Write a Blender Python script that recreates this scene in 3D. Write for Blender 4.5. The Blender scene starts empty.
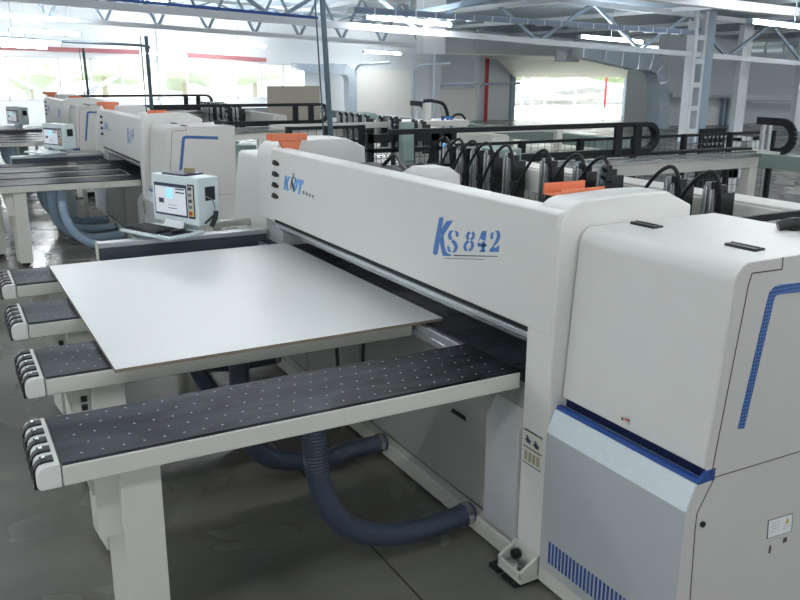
import bpy, math, random
import numpy as np
from mathutils import Vector, Matrix
random.seed(7)
sc = bpy.context.scene
C = bpy.data.collections.new('hall'); sc.collection.children.link(C)
R = math.radians
# ---------------------------------------------------------------- camera
F = 823.17; YAW, PITCH, ROLL = R(29.2124), R(15.4189), R(.4); H = 2.2
fw = Vector((-math.cos(YAW)*math.cos(PITCH), math.sin(YAW)*math.cos(PITCH), -math.sin(PITCH)))
rt0 = fw.cross(Vector((0,0,1))).normalized(); up0 = rt0.cross(fw)
rt = math.cos(ROLL)*rt0 + math.sin(ROLL)*up0; up = -math.sin(ROLL)*rt0 + math.cos(ROLL)*up0
EYE = Vector((0,0,H))
cam = bpy.data.cameras.new('camera'); co = bpy.data.objects.new('camera', cam); sc.collection.objects.link(co)
cam.sensor_width = 36; cam.lens = F*36/800; cam.clip_end = 300
m4 = Matrix((rt, up, -fw)).transposed().to_4x4(); m4.translation = EYE
co.matrix_world = m4; sc.camera = co
def at(px, py, ax, v):
    "point of the place seen at a pixel of the photograph, on the plane axis=v"
    d = rt*(px-400) - up*(py-300) + fw*F
    i = 'xyz'.index(ax); return EYE + d*((v-EYE[i])/d[i])
# ---------------------------------------------------------------- materials
def lin(c): return tuple(((x/255)/12.92 if x/255 <= .04045 else ((x/255+.055)/1.055)**2.4) for x in c)+(1,)
MATS = {}
def mat(name, rgb, rough=.45, metal=0, emit=0, noise=0, nscale=8, bump=0, bscale=200, spec=.5):
    m = bpy.data.materials.new(name); m.use_nodes = True; nt = m.node_tree; b = nt.nodes['Principled BSDF']
    c = lin(rgb); b.inputs['Base Color'].default_value = c
    b.inputs['Roughness'].default_value = rough; b.inputs['Metallic'].default_value = metal
    b.inputs['Specular IOR Level'].default_value = spec
    if emit:
        b.inputs['Emission Color'].default_value = c; b.inputs['Emission Strength'].default_value = emit
    tc = nt.nodes.new('ShaderNodeTexCoord')
    if noise:
        n = nt.nodes.new('ShaderNodeTexNoise'); n.inputs['Scale'].default_value = nscale; n.inputs['Detail'].default_value = 5
        nt.links.new(tc.outputs['Object'], n.inputs['Vector'])
        r = nt.nodes.new('ShaderNodeMix'); r.data_type = 'RGBA'
        r.inputs['A'].default_value = tuple(x*(1-noise) for x in c[:3])+(1,); r.inputs['B'].default_value = tuple(min(1,x*(1+noise)) for x in c[:3])+(1,)
        nt.links.new(n.outputs['Fac'], r.inputs['Factor']); nt.links.new(r.outputs['Result'], b.inputs['Base Color'])
    if bump:
        n = nt.nodes.new('ShaderNodeTexNoise'); n.inputs['Scale'].default_value = bscale
        nt.links.new(tc.outputs['Object'], n.inputs['Vector'])
        bp = nt.nodes.new('ShaderNodeBump'); bp.inputs['Strength'].default_value = bump; bp.inputs['Distance'].default_value = .001
        nt.links.new(n.outputs['Fac'], bp.inputs['Height']); nt.links.new(bp.outputs['Normal'], b.inputs['Normal'])
    MATS[name] = m; return m
WHITE = mat('machine_white', (206,206,200), .42, bump=.12, bscale=500, noise=.03)
GREYW = mat('machine_warm_grey', (198,194,189), .45, bump=.12, bscale=500, noise=.03)
STRAPW = mat('table_frame_white', (190,190,180), .5)
LOWG = mat('cabinet_grey', (166,169,169), .45, noise=.04)
BASEG = mat('base_grey', (140,142,136), .45, noise=.04)
BEV = mat('cabinet_light_grey', (205,213,215), .3, noise=.08, nscale=30)
BLUE = mat('band_blue', (32,72,140), .35)
NAVY = mat('recess_navy', (14,28,66), .4)
LOGO = mat('lettering_blue', (62,112,176), .4)
LOGOL = mat('lettering_light_blue', (98,152,208), .4)
DARK = mat('lettering_dark', (52,60,76), .5)
BLACK = mat('black_plastic', (24,25,28), .4)
BLACKM = mat('black_steel', (22,25,28), .55, spec=.3)
SEAM = mat('panel_gap', (70,62,58), .7)
ORANGE = mat('orange_paint', (214,120,82), .5)
STEEL = mat('steel', (176,180,182), .25, .9)
ALU = mat('aluminium', (196,200,204), .3, .7)
GALV = mat('galvanised_duct', (182,196,208), .5, .1, noise=.1, nscale=3)
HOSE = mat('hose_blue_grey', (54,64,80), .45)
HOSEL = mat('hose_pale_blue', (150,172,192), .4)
RUBBER = mat('rubber', (16,17,19), .5)
STICK = mat('sticker', (196,194,182), .5)
YEL = mat('sticker_yellow', (206,166,40), .5)
RED = mat('red_paint', (178,44,56), .5)
REDB = mat('red_brown_paint', (176,112,114), .5)
SHEET = mat('sheet_white_steel', (226,230,230), .6)
STRUCT = mat('structure_white', (224,229,233), .5)
STRUCTB = mat('structure_blue_grey', (150,168,184), .5)
LAMP = mat('tube_glow', (250,253,255), .5, emit=60)
LAMPN = mat('tube_glow_soft', (250,252,255), .5, emit=36)
SCREEN = mat('screen_lit', (196,200,206), .3, emit=.35)
SCRC = mat('screen_cyan', (150,214,226), .3, emit=.5)
SCRD = mat('screen_navy', (40,46,80), .3)
PUSHW = mat('pusher_cream', (214,212,204), .5)
NOZ = mat('nozzle_grey', (150,154,160), .5)
CARD = mat('cardboard', (150,142,112), .7)
CORK = mat('particle_board', (170,162,148), .8, noise=.12, nscale=20)
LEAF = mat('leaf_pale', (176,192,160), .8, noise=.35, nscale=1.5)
LEAFW = mat('leaf_overexposed', (214,222,202), .8, noise=.12, nscale=1.5)  # overexposed daylight put into the leaf colour, for trees behind the windows
BARK = mat('bark', (196,186,172), .9)
ROCK = mat('rubble', (172,174,172), .9, noise=.35, nscale=3)
GRASS = mat('yard_ground', (190,190,176), .9, noise=.2, nscale=.5)
GREENB = mat('green_grey_steel', (128,146,140), .5)
# laminate panel: slightly glossy off white
BOARD = mat('laminate', (217,218,214), .34, noise=.015, nscale=3)
BOARDE = mat('laminate_edge', (120,108,92), .7)
def floor_mat():
    m = bpy.data.materials.new('polished_concrete'); m.use_nodes = True; nt = m.node_tree; b = nt.nodes['Principled BSDF']
    tc = nt.nodes.new('ShaderNodeTexCoord')
    mp = nt.nodes.new('ShaderNodeMapping'); mp.inputs['Scale'].default_value = (.5,.35,1); nt.links.new(tc.outputs['Object'], mp.inputs['Vector'])
    n = nt.nodes.new('ShaderNodeTexNoise'); n.inputs['Scale'].default_value = 2.4; n.inputs['Detail'].default_value = 8; n.inputs['Distortion'].default_value = .2
    nt.links.new(mp.outputs['Vector'], n.inputs['Vector'])
    r = nt.nodes.new('ShaderNodeValToRGB'); r.color_ramp.elements[0].position=.3; r.color_ramp.elements[0].color = lin((78,77,70))
    r.color_ramp.elements[1].position=.72; r.color_ramp.elements[1].color = lin((126,124,114))
    nt.links.new(n.outputs['Fac'], r.inputs['Fac'])
    # joints in the slab
    br = nt.nodes.new('ShaderNodeTexBrick'); br.inputs['Scale'].default_value = 1; br.inputs['Brick Width'].default_value = 6; br.inputs['Row Height'].default_value = 3.0
    br.inputs['Mortar Size'].default_value = .006; br.offset = 0; br.inputs['Color1'].default_value = (1,1,1,1); br.inputs['Color2'].default_value = (1,1,1,1); br.inputs['Mortar'].default_value = (.35,.35,.35,1)
    mp2 = nt.nodes.new('ShaderNodeMapping'); mp2.inputs['Location'].default_value = (1.5,.9,0); nt.links.new(tc.outputs['Object'], mp2.inputs['Vector']); nt.links.new(mp2.outputs['Vector'], br.inputs['Vector'])
    mx = nt.nodes.new('ShaderNodeMix'); mx.data_type='RGBA'; mx.blend_type='MULTIPLY'; mx.inputs['Factor'].default_value = 1
    nt.links.new(r.outputs['Color'], mx.inputs['A']); nt.links.new(br.outputs['Color'], mx.inputs['B']); nt.links.new(mx.outputs['Result'], b.inputs['Base Color'])
    n2 = nt.nodes.new('ShaderNodeTexNoise'); n2.inputs['Scale'].default_value = 1.1; n2.inputs['Detail'].default_value = 3; n2.inputs['Distortion'].default_value = .3
    nt.links.new(tc.outputs['Object'], n2.inputs['Vector'])
    r2 = nt.nodes.new('ShaderNodeMapRange'); r2.inputs['From Min'].default_value=.2; r2.inputs['From Max'].default_value=.8; r2.inputs['To Min'].default_value=.1; r2.inputs['To Max'].default_value=.4
    nt.links.new(n2.outputs['Fac'], r2.inputs['Value']); nt.links.new(r2.outputs['Result'], b.inputs['Roughness'])
    return m
FLOOR = floor_mat()
def table_mat():
    m = bpy.data.materials.new('black_laminate_worn'); m.use_nodes = True; nt = m.node_tree; b = nt.nodes['Principled BSDF']
    tc = nt.nodes.new('ShaderNodeTexCoord'); mp = nt.nodes.new('ShaderNodeMapping'); mp.inputs['Scale'].default_value = (3,1,1)
    nt.links.new(tc.outputs['Object'], mp.inputs['Vector'])
    n = nt.nodes.new('ShaderNodeTexNoise'); n.inputs['Scale'].default_value = 2.6; n.inputs['Detail'].default_value = 7; n.inputs['Distortion'].default_value = .8
    nt.links.new(mp.outputs['Vector'], n.inputs['Vector'])
    # dust wears off towards the free end of the table
    sp = nt.nodes.new('ShaderNodeSeparateXYZ'); nt.links.new(tc.outputs['Object'], sp.inputs[0])
    gr = nt.nodes.new('ShaderNodeMapRange'); gr.inputs['From Min'].default_value=.1; gr.inputs['From Max'].default_value=1.5; gr.inputs['To Min'].default_value=.08; gr.inputs['To Max'].default_value=-.22
    nt.links.new(sp.outputs['Y'], gr.inputs['Value'])
    ad = nt.nodes.new('ShaderNodeMath'); ad.operation='ADD'; nt.links.new(n.outputs['Fac'], ad.inputs[0]); nt.links.new(gr.outputs['Result'], ad.inputs[1])
    r = nt.nodes.new('ShaderNodeValToRGB'); r.color_ramp.elements[0].position=.35; r.color_ramp.elements[0].color = lin((8,10,14))
    r.color_ramp.elements[1].position=.85; r.color_ramp.elements[1].color = lin((72,78,86))
    nt.links.new(ad.outputs[0], r.inputs['Fac']); nt.links.new(r.outputs['Color'], b.inputs['Base Color']); b.inputs['Roughness'].default_value=.45; b.inputs['Specular IOR Level'].default_value=.12
    return m
TTOP = table_mat()
def glass_mat():
    m = bpy.data.materials.new('window_glass'); m.use_nodes = True; nt = m.node_tree; nt.nodes.remove(nt.nodes['Principled BSDF'])
    o = nt.nodes['Material Output']; t = nt.nodes.new('ShaderNodeBsdfTransparent'); g = nt.nodes.new('ShaderNodeBsdfGlossy'); g.inputs['Roughness'].default_value=.05
    t.inputs['Color'].default_value = (.93,.96,.97,1)
    mx = nt.nodes.new('ShaderNodeMixShader'); mx.inputs[0].default_value=.06; nt.links.new(t.outputs[0], mx.inputs[1]); nt.links.new(g.outputs[0], mx.inputs[2]); nt.links.new(mx.outputs[0], o.inputs[0])
    return m
GLASS = glass_mat()
def ribbed_mat(name, rgb, axis, pitch, depth=.35, rough=.55):
    m = mat(name, rgb, rough); nt = m.node_tree; b = nt.nodes['Principled BSDF']
    tc = nt.nodes.new('ShaderNodeTexCoord'); w = nt.nodes.new('ShaderNodeTexWave'); w.wave_type='BANDS'; w.bands_direction = axis; w.wave_profile='SAW'
    w.inputs['Scale'].default_value = 2*math.pi/pitch/20; nt.links.new(tc.outputs['Object'], w.inputs['Vector'])
    bp = nt.nodes.new('ShaderNodeBump'); bp.inputs['Strength'].default_value = depth; bp.inputs['Distance'].default_value=.03
    nt.links.new(w.outputs['Fac'], bp.inputs['Height']); nt.links.new(bp.outputs['Normal'], b.inputs['Normal']); return m
WALLM = ribbed_mat('cladding_white', (232,236,238), 'Y', 1.0, .25)
WALLG = ribbed_mat('cladding_grey', (200,208,212), 'Y', 1.0, .25)
ROOFM = ribbed_mat('roof_sheet', (178,194,208), 'X', .35, .6)
SHUT = ribbed_mat('shutter_white', (236,238,232), 'Z', .24, .5)
SHUTP = mat('shutter_panel', (240,240,234), .5)
# blue perforated grille
def grille_mat():
    m = mat('perforated_blue', (52,92,150), .4); nt = m.node_tree; b = nt.nodes['Principled BSDF']
    tc = nt.nodes.new('ShaderNodeTexCoord'); v = nt.nodes.new('ShaderNodeTexVoronoi'); v.inputs['Scale'].default_value = 75; v.inputs['Randomness'].default_value = 0
    nt.links.new(tc.outputs['Object'], v.inputs['Vector'])
    r = nt.nodes.new('ShaderNodeValToRGB'); r.color_ramp.elements[0].position=.28; r.color_ramp.elements[0].color = lin((24,46,88)); r.color_ramp.elements[1].position=.4; r.color_ramp.elements[1].color = lin((74,116,176))
    nt.links.new(v.outputs['Distance'], r.inputs['Fac']); nt.links.new(r.outputs['Color'], b.inputs['Base Color']); return m
GRILLE = grille_mat()
# ---------------------------------------------------------------- mesh builder
class MB:
    def __init__(s): s.v=[]; s.f=[]; s.m=[]
    def add(s, vs, fs, mi=0):
        o=len(s.v); s.v += [tuple(v) for v in vs]; s.f += [tuple(i+o for i in f) for f in fs]; s.m += [mi]*len(fs); return s
    def box(s, x0,x1,y0,y1,z0,z1, mi=0):
        vs=[(x,y,z) for x in (min(x0,x1),max(x0,x1)) for y in (min(y0,y1),max(y0,y1)) for z in (min(z0,z1),max(z0,z1))]
        return s.add(vs, [(0,1,3,2),(4,6,7,5),(0,4,5,1),(2,3,7,6),(0,2,6,4),(1,5,7,3)], mi)
    def hexa(s, bot, top, mi=0):
        n=len(bot); fs=[tuple(reversed(range(n))), tuple(range(n,2*n))]+[(i,(i+1)%n,n+(i+1)%n,n+i) for i in range(n)]
        return s.add(list(bot)+list(top), fs, mi)
    def prism(s, prof, ax, a, b, mi=0):
        "prof: 2-D outline; ax='x' -> (y,z), 'y' -> (x,z), 'z' -> (x,y)"
        def P(p,t): return (t,p[0],p[1]) if ax=='x' else (p[0],t,p[1]) if ax=='y' else (p[0],p[1],t)
        return s.hexa([P(p,a) for p in prof],[P(p,b) for p in prof], mi)
    def bar(s, p, q, w, h=None, mi=0, upv=(0,0,1)):
        p,q=Vector(p),Vector(q); h=h or w; d=(q-p).normalized(); u=Vector(upv)
        if abs(d.dot(u))>.98: u=Vector((1,0,0))
        a=d.cross(u).normalized()*w/2; b=a.cross(d).normalized()*h/2
        return s.hexa([p-a-b,p+a-b,p+a+b,p-a+b],[q-a-b,q+a-b,q+a+b,q-a+b], mi)
    def tube(s, pts, r, seg=10, mi=0, ribs=0):
        pts=[Vector(p) for p in pts]; rings=[]; pa=None
        for i,p in enumerate(pts):
            d=(pts[min(i+1,len(pts)-1)]-pts[max(i-1,0)]).normalized()
            if pa is None:
                u=Vector((0,0,1)) if abs(d.z)<.9 else Vector((1,0,0)); pa=d.cross(u).normalized()
            a=(pa-d*pa.dot(d)).normalized(); b=d.cross(a); pa=a
            rr=(r if not callable(r) else r(i/(len(pts)-1)))*(1+(ribs if i%2 else 0))
            rings.append([p+a*math.cos(t*2*math.pi/seg)*rr+b*math.sin(t*2*math.pi/seg)*rr for t in range(seg)])
        vs=[v for g in rings for v in g]; n=len(rings)
        fs=[(i*seg+j,i*seg+(j+1)%seg,(i+1)*seg+(j+1)%seg,(i+1)*seg+j) for i in range(n-1) for j in range(seg)]
        fs+=[tuple(reversed(range(seg))), tuple(range((n-1)*seg,n*seg))]
        return s.add(vs,fs,mi)
    def cyl(s,p,q,r,seg=14,mi=0): return s.tube([p,q],r,seg,mi)
    def quad(s, a,b,c,d, n=.002, mi=0):
        a,b,c,d=map(Vector,(a,b,c,d)); nn=(b-a).cross(d-a).normalized()*n
        return s.hexa([a,b,c,d],[a+nn,b+nn,c+nn,d+nn],mi)
    def build(s, name, mats, parent=None, bevel=0, smooth=False, kind=None, label=None):
        off = parent.location if parent is not None and parent.type=='EMPTY' else Vector((0,0,0))
        g = parent
        base = Vector((0,0,0))
        while g is not None: base += g.location; g = g.parent
        me=bpy.data.meshes.new(name)
        if parent is None:
            a=np.array(s.v); ctr=Vector(((a[:,0].min()+a[:,0].max())/2,(a[:,1].min()+a[:,1].max())/2,a[:,2].min()))
        else: ctr=base
        me.from_pydata([tuple(Vector(v)-ctr) for v in s.v],[],s.f)
        for m in (mats if isinstance(mats,(list,tuple)) else [mats]): me.materials.append(m)
        me.polygons.foreach_set('material_index', s.m)
        import bmesh
        bm=bmesh.new(); bm.from_mesh(me); bmesh.ops.recalc_face_normals(bm,faces=bm.faces); bm.to_mesh(me); bm.free()
        o=bpy.data.objects.new(name,me); C.objects.link(o)
        if parent is None: o.location=ctr
        else: o.parent=parent
        if bevel:
            md=o.modifiers.new('bevel','BEVEL'); md.width=bevel; md.segments=3; md.limit_method='ANGLE'; md.angle_limit=R(35); md.harden_normals=False
        if smooth or bevel:
            me.polygons.foreach_set('use_smooth',[True]*len(me.polygons))
            if hasattr(me,'set_sharp_from_angle'): me.set_sharp_from_angle(angle=R(40))
        if kind: o['kind']=kind
        if label: o['label']=label
        return o
def thing(name, loc, label, cat, group=None):
    o=bpy.data.objects.new(name,None); C.objects.link(o); o.location=loc; o.empty_display_size=.2
    return tag(o,label,cat,group)
def tag(o,label,cat,group=None):
    o['label']=label; o['category']=cat
    if group: o['group']=group
    return o
def struct(o): o['kind']='structure'; return o
def copy_tree(o, par=None):
    c=o.copy(); C.objects.link(c); c.parent=par
    for k in list(o.children):
        copy_tree(k,c)
    return c
def copy_to(o, off, label, group=None):
    c=copy_tree(o); c.location=Vector(o.location)+Vector(off); c['label']=label
    if group: c['group']=group
    return c
def smoothpts(pts,n=8):
    P=[Vector(p) for p in pts]; P=[2*P[0]-P[1]]+P+[2*P[-1]-P[-2]]; out=[]
    for i in range(1,len(P)-2):
        for k in range(n):
            t=k/n; a,b,c,d=P[i-1],P[i],P[i+1],P[i+2]
            out.append(.5*((2*b)+(c-a)*t+(2*a-5*b+4*c-d)*t*t+(3*b-a-3*c+d)*t**3))
    out.append(P[-2]); return out
def arc(cx,cz,r,a0,a1,n=8): return [(cx+r*math.cos(R(a0+(a1-a0)*i/n)), cz+r*math.sin(R(a0+(a1-a0)*i/n))) for i in range(n+1)]
def text_mesh(body, size, mtl, name, parent, origin, shear=0, depth=.001, bold=0, sx=1):
    "flat lettering on a face that looks to -Y; reads along +X"
    cu=bpy.data.curves.new(name,'FONT'); cu.body=body; cu.size=size; cu.shear=shear; cu.extrude=depth; cu.offset=bold
    tmp=bpy.data.objects.new('t',cu); C.objects.link(tmp); dg=bpy.context.evaluated_depsgraph_get(); dg.update()
    me=bpy.data.meshes.new_from_object(tmp.evaluated_get(dg)); bpy.data.objects.remove(tmp)
    base=Vector((0,0,0)); g=parent
    while g is not None: base+=g.location; g=g.parent
    for v in me.vertices: v.co=Vector((origin[0]+v.co.x*sx, origin[1]-v.co.z, origin[2]+v.co.y))-base
    me.materials.clear(); me.materials.append(mtl)
    o=bpy.data.objects.new(name,me); C.objects.link(o); o.parent=parent; return o
# ================================================================= the panel saw
YF=2.12; XE=-1.74; XC0,XC1=-2.675,-2.50; ZT,ZB=1.675,1.155
saw=thing('panel_saw',(-4.2,2.6,0),'large white and grey panel saw nearest the camera, with KS 842 on its long beam','machine','row of panel saws')
# base
base=MB().prism([(YF+.03,.1),(YF+.03,.93),(3.0,.93),(3.0,.1)],'x',-5.69,XC0).build('base_body',BASEG,saw,bevel=.004)
b=MB()
for x in (-4.35,-5.2): b.box(x-.002,x+.002,YF+.0285,YF+.04,.13,.9)
b.box(-5.95,XC0,YF+.0285,YF+.04,.115,.12)
b.build('panel_gap',SEAM,base)
b=MB(); q=at(459,414,'y',YF+.03); b.box(q.x-.06,q.x+.06,YF+.026,YF+.04,q.z-.006,q.z+.01); b.box(q.x-.065,q.x+.065,YF+.024,YF+.032,q.z-.012,q.z-.006); b.build('pull_slot',BLACKM,base)
b=MB(); b.prism([(YF-.02,0.015),(YF-.02,.105),(YF+.1,.12),(YF+.1,.015)],'x',-6.1,XC0+.0).prism([(YF+.0,0.015),(YF+.0,.105),(YF+.1,.12),(YF+.1,.015)],'x',XC0,XE)
b.build('plinth',STRAPW,saw,bevel=.006)
MB().prism([(YF-.02,.125),(YF-.02,.66),(YF+.03,.76),(YF+.06,.76),(YF+.06,.125)],'x',-2.92,XC0).build('valve_box',LOWG,saw,bevel=.006)
# work table strip under the beam
b=MB(); b.box(-6.0,XC0,YF+.0,3.05,.90,.948); b.build('work_table',TTOP,saw,bevel=.003)
b=MB()
for i in range(12):
    x=-5.75+i*.27; b.box(x,x+.012,YF+.02,YF+.55,.948,.9505)
b.box(-6.0,XC0,YF+.16,YF+.168,.948,.951); b.box(-6.0,XC0,YF+.36,YF+.366,.948,.951)
b.build('table_gap',BLACK,saw)
# support bar between tables
b=MB(); b.box(-6.0,-3.135,YF-.03,YF+.0,.86,.94); b.box(-6.0,-3.135,YF-.04,YF-.03,.87,.9); b.build('support_rail',ALU,saw,bevel=.004)
# beam
b=MB(); b.prism([(YF-.0015,ZB),(YF-.0015,ZT-.012),(YF+.018,ZT),(YF+.09,ZT+.004),(YF+.09,ZB)],'x',-5.72,-2.513)
b.build('beam_cover',WHITE,saw,bevel=.006)
b=MB(); b.box(-5.69,XC0,YF+.09,YF+.125,ZB,ZT-.02); b.box(-5.69,XC0,YF+.125,YF+.55,1.2,1.56); b.build('beam_body',ALU,saw,bevel=.004)
b=MB(); b.box(-5.70,XC0+.0,YF+.012,YF+.05,ZB-.055,ZB-.032); b.box(-5.70,XC0,YF+.03,YF+.3,ZB-.04,ZB+.02); b.build('pressure_rail',ALU,saw,bevel=.003)
b=MB(); b.box(-5.70,XC0+.0,YF+.006,YF+.04,ZB-.022,ZB-.004); b.build('dust_strip',BLACKM,saw)
b=MB(); b.box(-5.70,XC0,YF+.04,YF+.075,ZB-.085,ZB-.062); b.box(-5.70,XC0,YF+.06,YF+.3,ZB-.1,ZB-.04); b.build('clamp_rail',STEEL,saw,bevel=.003)
# columns: arched covers
def colprof(y0,y1): return [(YF,.075)]+[(y,z) for y,z in arc(YF+.13,1.585,.13,180,95,10)]+[(2.72,1.722),(2.86,1.66),(2.87,1.56),(2.87,.075)]
cp=[(YF,.075)]+arc(YF+.13,1.585,.13,180,95,10)+[(2.5,1.725),(2.70,1.722),(2.85,1.655),(2.86,1.4),(2.86,.075)]
ncol=MB().prism(cp,'x',XC0,XC1).build('end_column',WHITE,saw,bevel=.008)
cpf=[(YF,ZB-.02)]+arc(YF+.13,1.585,.13,180,95,10)+[(2.5,1.725),(2.72,1.722),(2.87,1.655),(2.88,1.4),(2.88,ZB-.02)]
fcol=MB().prism(cpf,'x',-6.03,-5.70).build('end_column',WHITE,saw,bevel=.008)
b=MB(); b.box(-6.03,-5.7,YF+.06,2.85,.08,ZB-.022); b.build('column_base',LOWG,saw,bevel=.005)
# four black clamps at the far end of the beam
for i,z in enumerate((1.572,1.492,1.412,1.332)):
    x=-5.60-i*.012
    b=MB(); b.cyl((x,YF+.004,z),(x,YF-.022,z),.017,14); b.box(x-.05,x-.018,YF-.018,YF-.002,z-.013,z+.02); b.box(x-.03,x,YF-.03,YF-.02,z-.006,z+.006); b.cyl((x+.03,YF-.024,z-.003),(x+.03,YF+.002,z-.003),.011,10)
    b.build('clamp_knob',BLACK,saw)
# near hood
hy0,hz0=2.182,.885; hy1,hz1=2.218,1.555
def hoodprof(yb): 
    a=[(hy0,hz0),(hy1,hz1-.02)]
    a+= [(hy1+.07+.07*math.cos(R(t)), hz1-.015+.07*math.sin(R(t))) for t in (175,160,140,120,105,92)]
    return a+[(yb,hz1+.055),(yb,hz0)]
hood=MB().prism(hoodprof(3.0),'x',XC1+.004,XE).build('saw_hood',WHITE,saw,bevel=.008)
# end panel of the hood in warm grey with its seam
ep=MB()
pr=hoodprof(3.0); 
MB().prism([(y+(.004 if i<5 else 0),z) for i,(y,z) in enumerate(pr)],'x',XE,XE+.004).build('end_panel',GREYW,hood)
def line_on_end(pts,w,x=XE+.0042,d=.0015):
    m=MB()
    for p,q in zip(pts[:-1],pts[1:]): m.bar((x,)+p,(x,)+q,d,w,upv=(0,0,1) if abs(p[0]-q[0])>abs(p[1]-q[1]) else (0,1,0))
    return m
def ey(px,py): v=at(px,py,'x',XE); return (v.y,v.z)
line_on_end([ey(782,257),ey(781,269),ey(751,273),ey(747.5,284),ey(744.5,300),ey(715,450),ey(710,477)],.0045).build('panel_gap',SEAM,hood)
line_on_end([ey(713,477),ey(800,450.5),ey(860,432)],.003).build('panel_gap',SEAM,hood)
# blue perforated strip on the end: outline from its own width
def strip(pl,w,name,m):
    o=MB(); prev=None; L=[];Rr=[]
    for i,p in enumerate(pl):
        a=Vector(pl[max(i-1,0)]); c=Vector(pl[min(i+1,len(pl)-1)]); d=(c-a).normalized(); n=Vector((-d.y,d.x))
        k=1/max(.6,abs((Vector(pl[min(i+1,len(pl)-1)])-Vector(p)).normalized().dot(d)) if i<len(pl)-1 else 1)
        L.append(Vector(p)+n*w/2*k); Rr.append(Vector(p)-n*w/2*k)
    for i in range(len(pl)-1):
        o.hexa([(XE+.004,*L[i]),(XE+.004,*L[i+1]),(XE+.004,*Rr[i+1]),(XE+.004,*Rr[i])],[(XE+.0065,*L[i]),(XE+.0065,*L[i+1]),(XE+.0065,*Rr[i+1]),(XE+.0065,*Rr[i])])
    return o.build(name,m,hood)
strip([ey(739.7,428),ey(769.3,300),ey(771,294),ey(774,290.6),ey(779,289),ey(800,286.7),ey(842,283)],.034,'perforated_grille',GRILLE)
# hinges / handles on hood top
TZ=hz1+.057
for px,py in ((647,225.3),(745,247.3)):
    p=at(px,py,'z',TZ); b=MB(); b.box(p.x-.065,p.x+.065,p.y-.03,p.y-.004,TZ-.004,TZ+.008); b.box(p.x-.06,p.x+.06,p.y+.004,p.y+.03,TZ-.004,TZ+.006); b.cyl((p.x-.06,p.y,TZ+.006),(p.x+.06,p.y,TZ+.006),.006,8)
    b.build('hood_hinge',BLACK,hood,bevel=.002)
p=at(797,230.5,'z',TZ); b=MB(); b.tube(smoothpts([(p.x-.05,p.y-.05,TZ+.012),(p.x-.01,p.y-.0,TZ+.03),(p.x+.06,p.y+.02,TZ+.025),(p.x+.14,p.y+.04,TZ+.02)]),.022,10); b.box(p.x-.03,p.x+.0,p.y-.02,p.y+.02,TZ-.004,TZ+.02); b.build('hood_handle',BLACK,hood,smooth=True)
# tiny warning sticker on hood front
p=at(626,420,'y',2.184); b=MB(); b.box(p.x-.02,p.x+.02,p.y-.006,p.y+.004,p.z-.012,p.z+.014); b.box(p.x+.0,p.x+.02,p.y-.007,p.y,p.z+.002,p.z+.01,1); b.box(p.x-.018,p.x-.008,p.y-.007,p.y,p.z-.004,p.z+.006,2); b.build('warning_sticker',[STICK,RED,DARK],hood)
# blue band in the joint
b=MB(); b.prism([(2.21,.80),(2.21,.90),(2.99,.90),(2.99,.80)],'x',XC1+.004,XE-.002); b.build('joint_recess',NAVY,saw)
b=MB(); b.prism([(2.153,.835),(2.157,.851),(2.18,.854),(2.19,.835)],'x',XC1+.004,XE+.004)
b.prism([(2.235,.837),(2.235,.885),(2.20,.885),(2.16,.85),(2.16,.837)],'x',XE-.012,XE+.0035)
b.build('blue_trim',BLUE,saw,bevel=.003)
# lower cabinet
cabp=[(YF-.01,.1),(YF-.01,.742),(2.15,.838),(3.0,.838),(3.0,.1)]
cab=MB().prism(cabp,'x',XC1+.004,XE).build('lower_cabinet',LOWG,saw,bevel=.004)
MB().prism([(YF-.0115,.742),(2.148,.839),(2.152,.838),(YF-.0085,.740)],'x',XC1+.006,XE-.001).build('bevel_panel',BEV,cab)  # lighter copy of the cabinet grey, carrying the light from above
b=MB().prism([(YF-.009,.1),(YF-.009,.742),(2.151,.838),(3.0,.838),(3.0,.1)],'x',XE,XE+.004).build('end_panel',GREYW,cab)
line_on_end([ey(713,478),ey(696,513),ey(694,530),ey(689,600),ey(685,650)],.0045).build('panel_gap',SEAM,cab)
p=ey(701,523.3); b=MB(); b.cyl((XE+.004,p[0],p[1]),(XE+.012,p[0],p[1]),.011,16); b.build('cabinet_lock',BLACK,cab)
# rating plate and latch on end
pc=[ey(767,520),ey(792,512.5),ey(790.5,530.5),ey(765.7,538.5)]
b=MB(); b.hexa([(XE+.004,*q) for q in pc],[(XE+.0055,*q) for q in pc])
cy,cz=sum(q[0] for q in pc)/4,sum(q[1] for q in pc)/4
def sh(k): return [(cy+(q[0]-cy)*k,cz+(q[1]-cz)*k) for q in pc]
b.hexa([(XE+.0055,*q) for q in sh(.94)],[(XE+.006,*q) for q in sh(.94)],1)
W=abs(pc[1][0]-pc[0][0]); Hh=abs(pc[0][1]-pc[3][1])
b.prism([(cy+W*.18,cz+Hh*.02),(cy+W*.34,cz+Hh*.02),(cy+W*.26,cz+Hh*.36)],'x',XE+.006,XE+.0066,2)
for k in range(4): b.box(XE+.006,XE+.0064,cy-W*.4,cy-W*.05+W*.03*(k%2),cz+Hh*(.3-k*.16),cz+Hh*(.34-k*.16),3)
for k in range(2): b.box(XE+.006,XE+.0064,cy+W*.1,cy+W*.42,cz-Hh*(.1+k*.14),cz-Hh*(.06+k*.14),3)
b.build('rating_plate',[DARK,SHEET,YEL,STICK],cab)
b=MB(); q=ey(776,544); b.box(XE+.003,XE+.007,q[0]-.045,q[0]+.05,q[1]-.018,q[1]+.02); b.box(XE+.006,XE+.009,q[0]+.03,q[0]+.05,q[1]-.0,q[1]+.02,1); b.box(XE+.006,XE+.009,q[0]-.047,q[0]-.04,q[1]-.022,q[1]+.01,1); b.build('recessed_latch',[GREYW,SEAM],cab)
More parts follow.
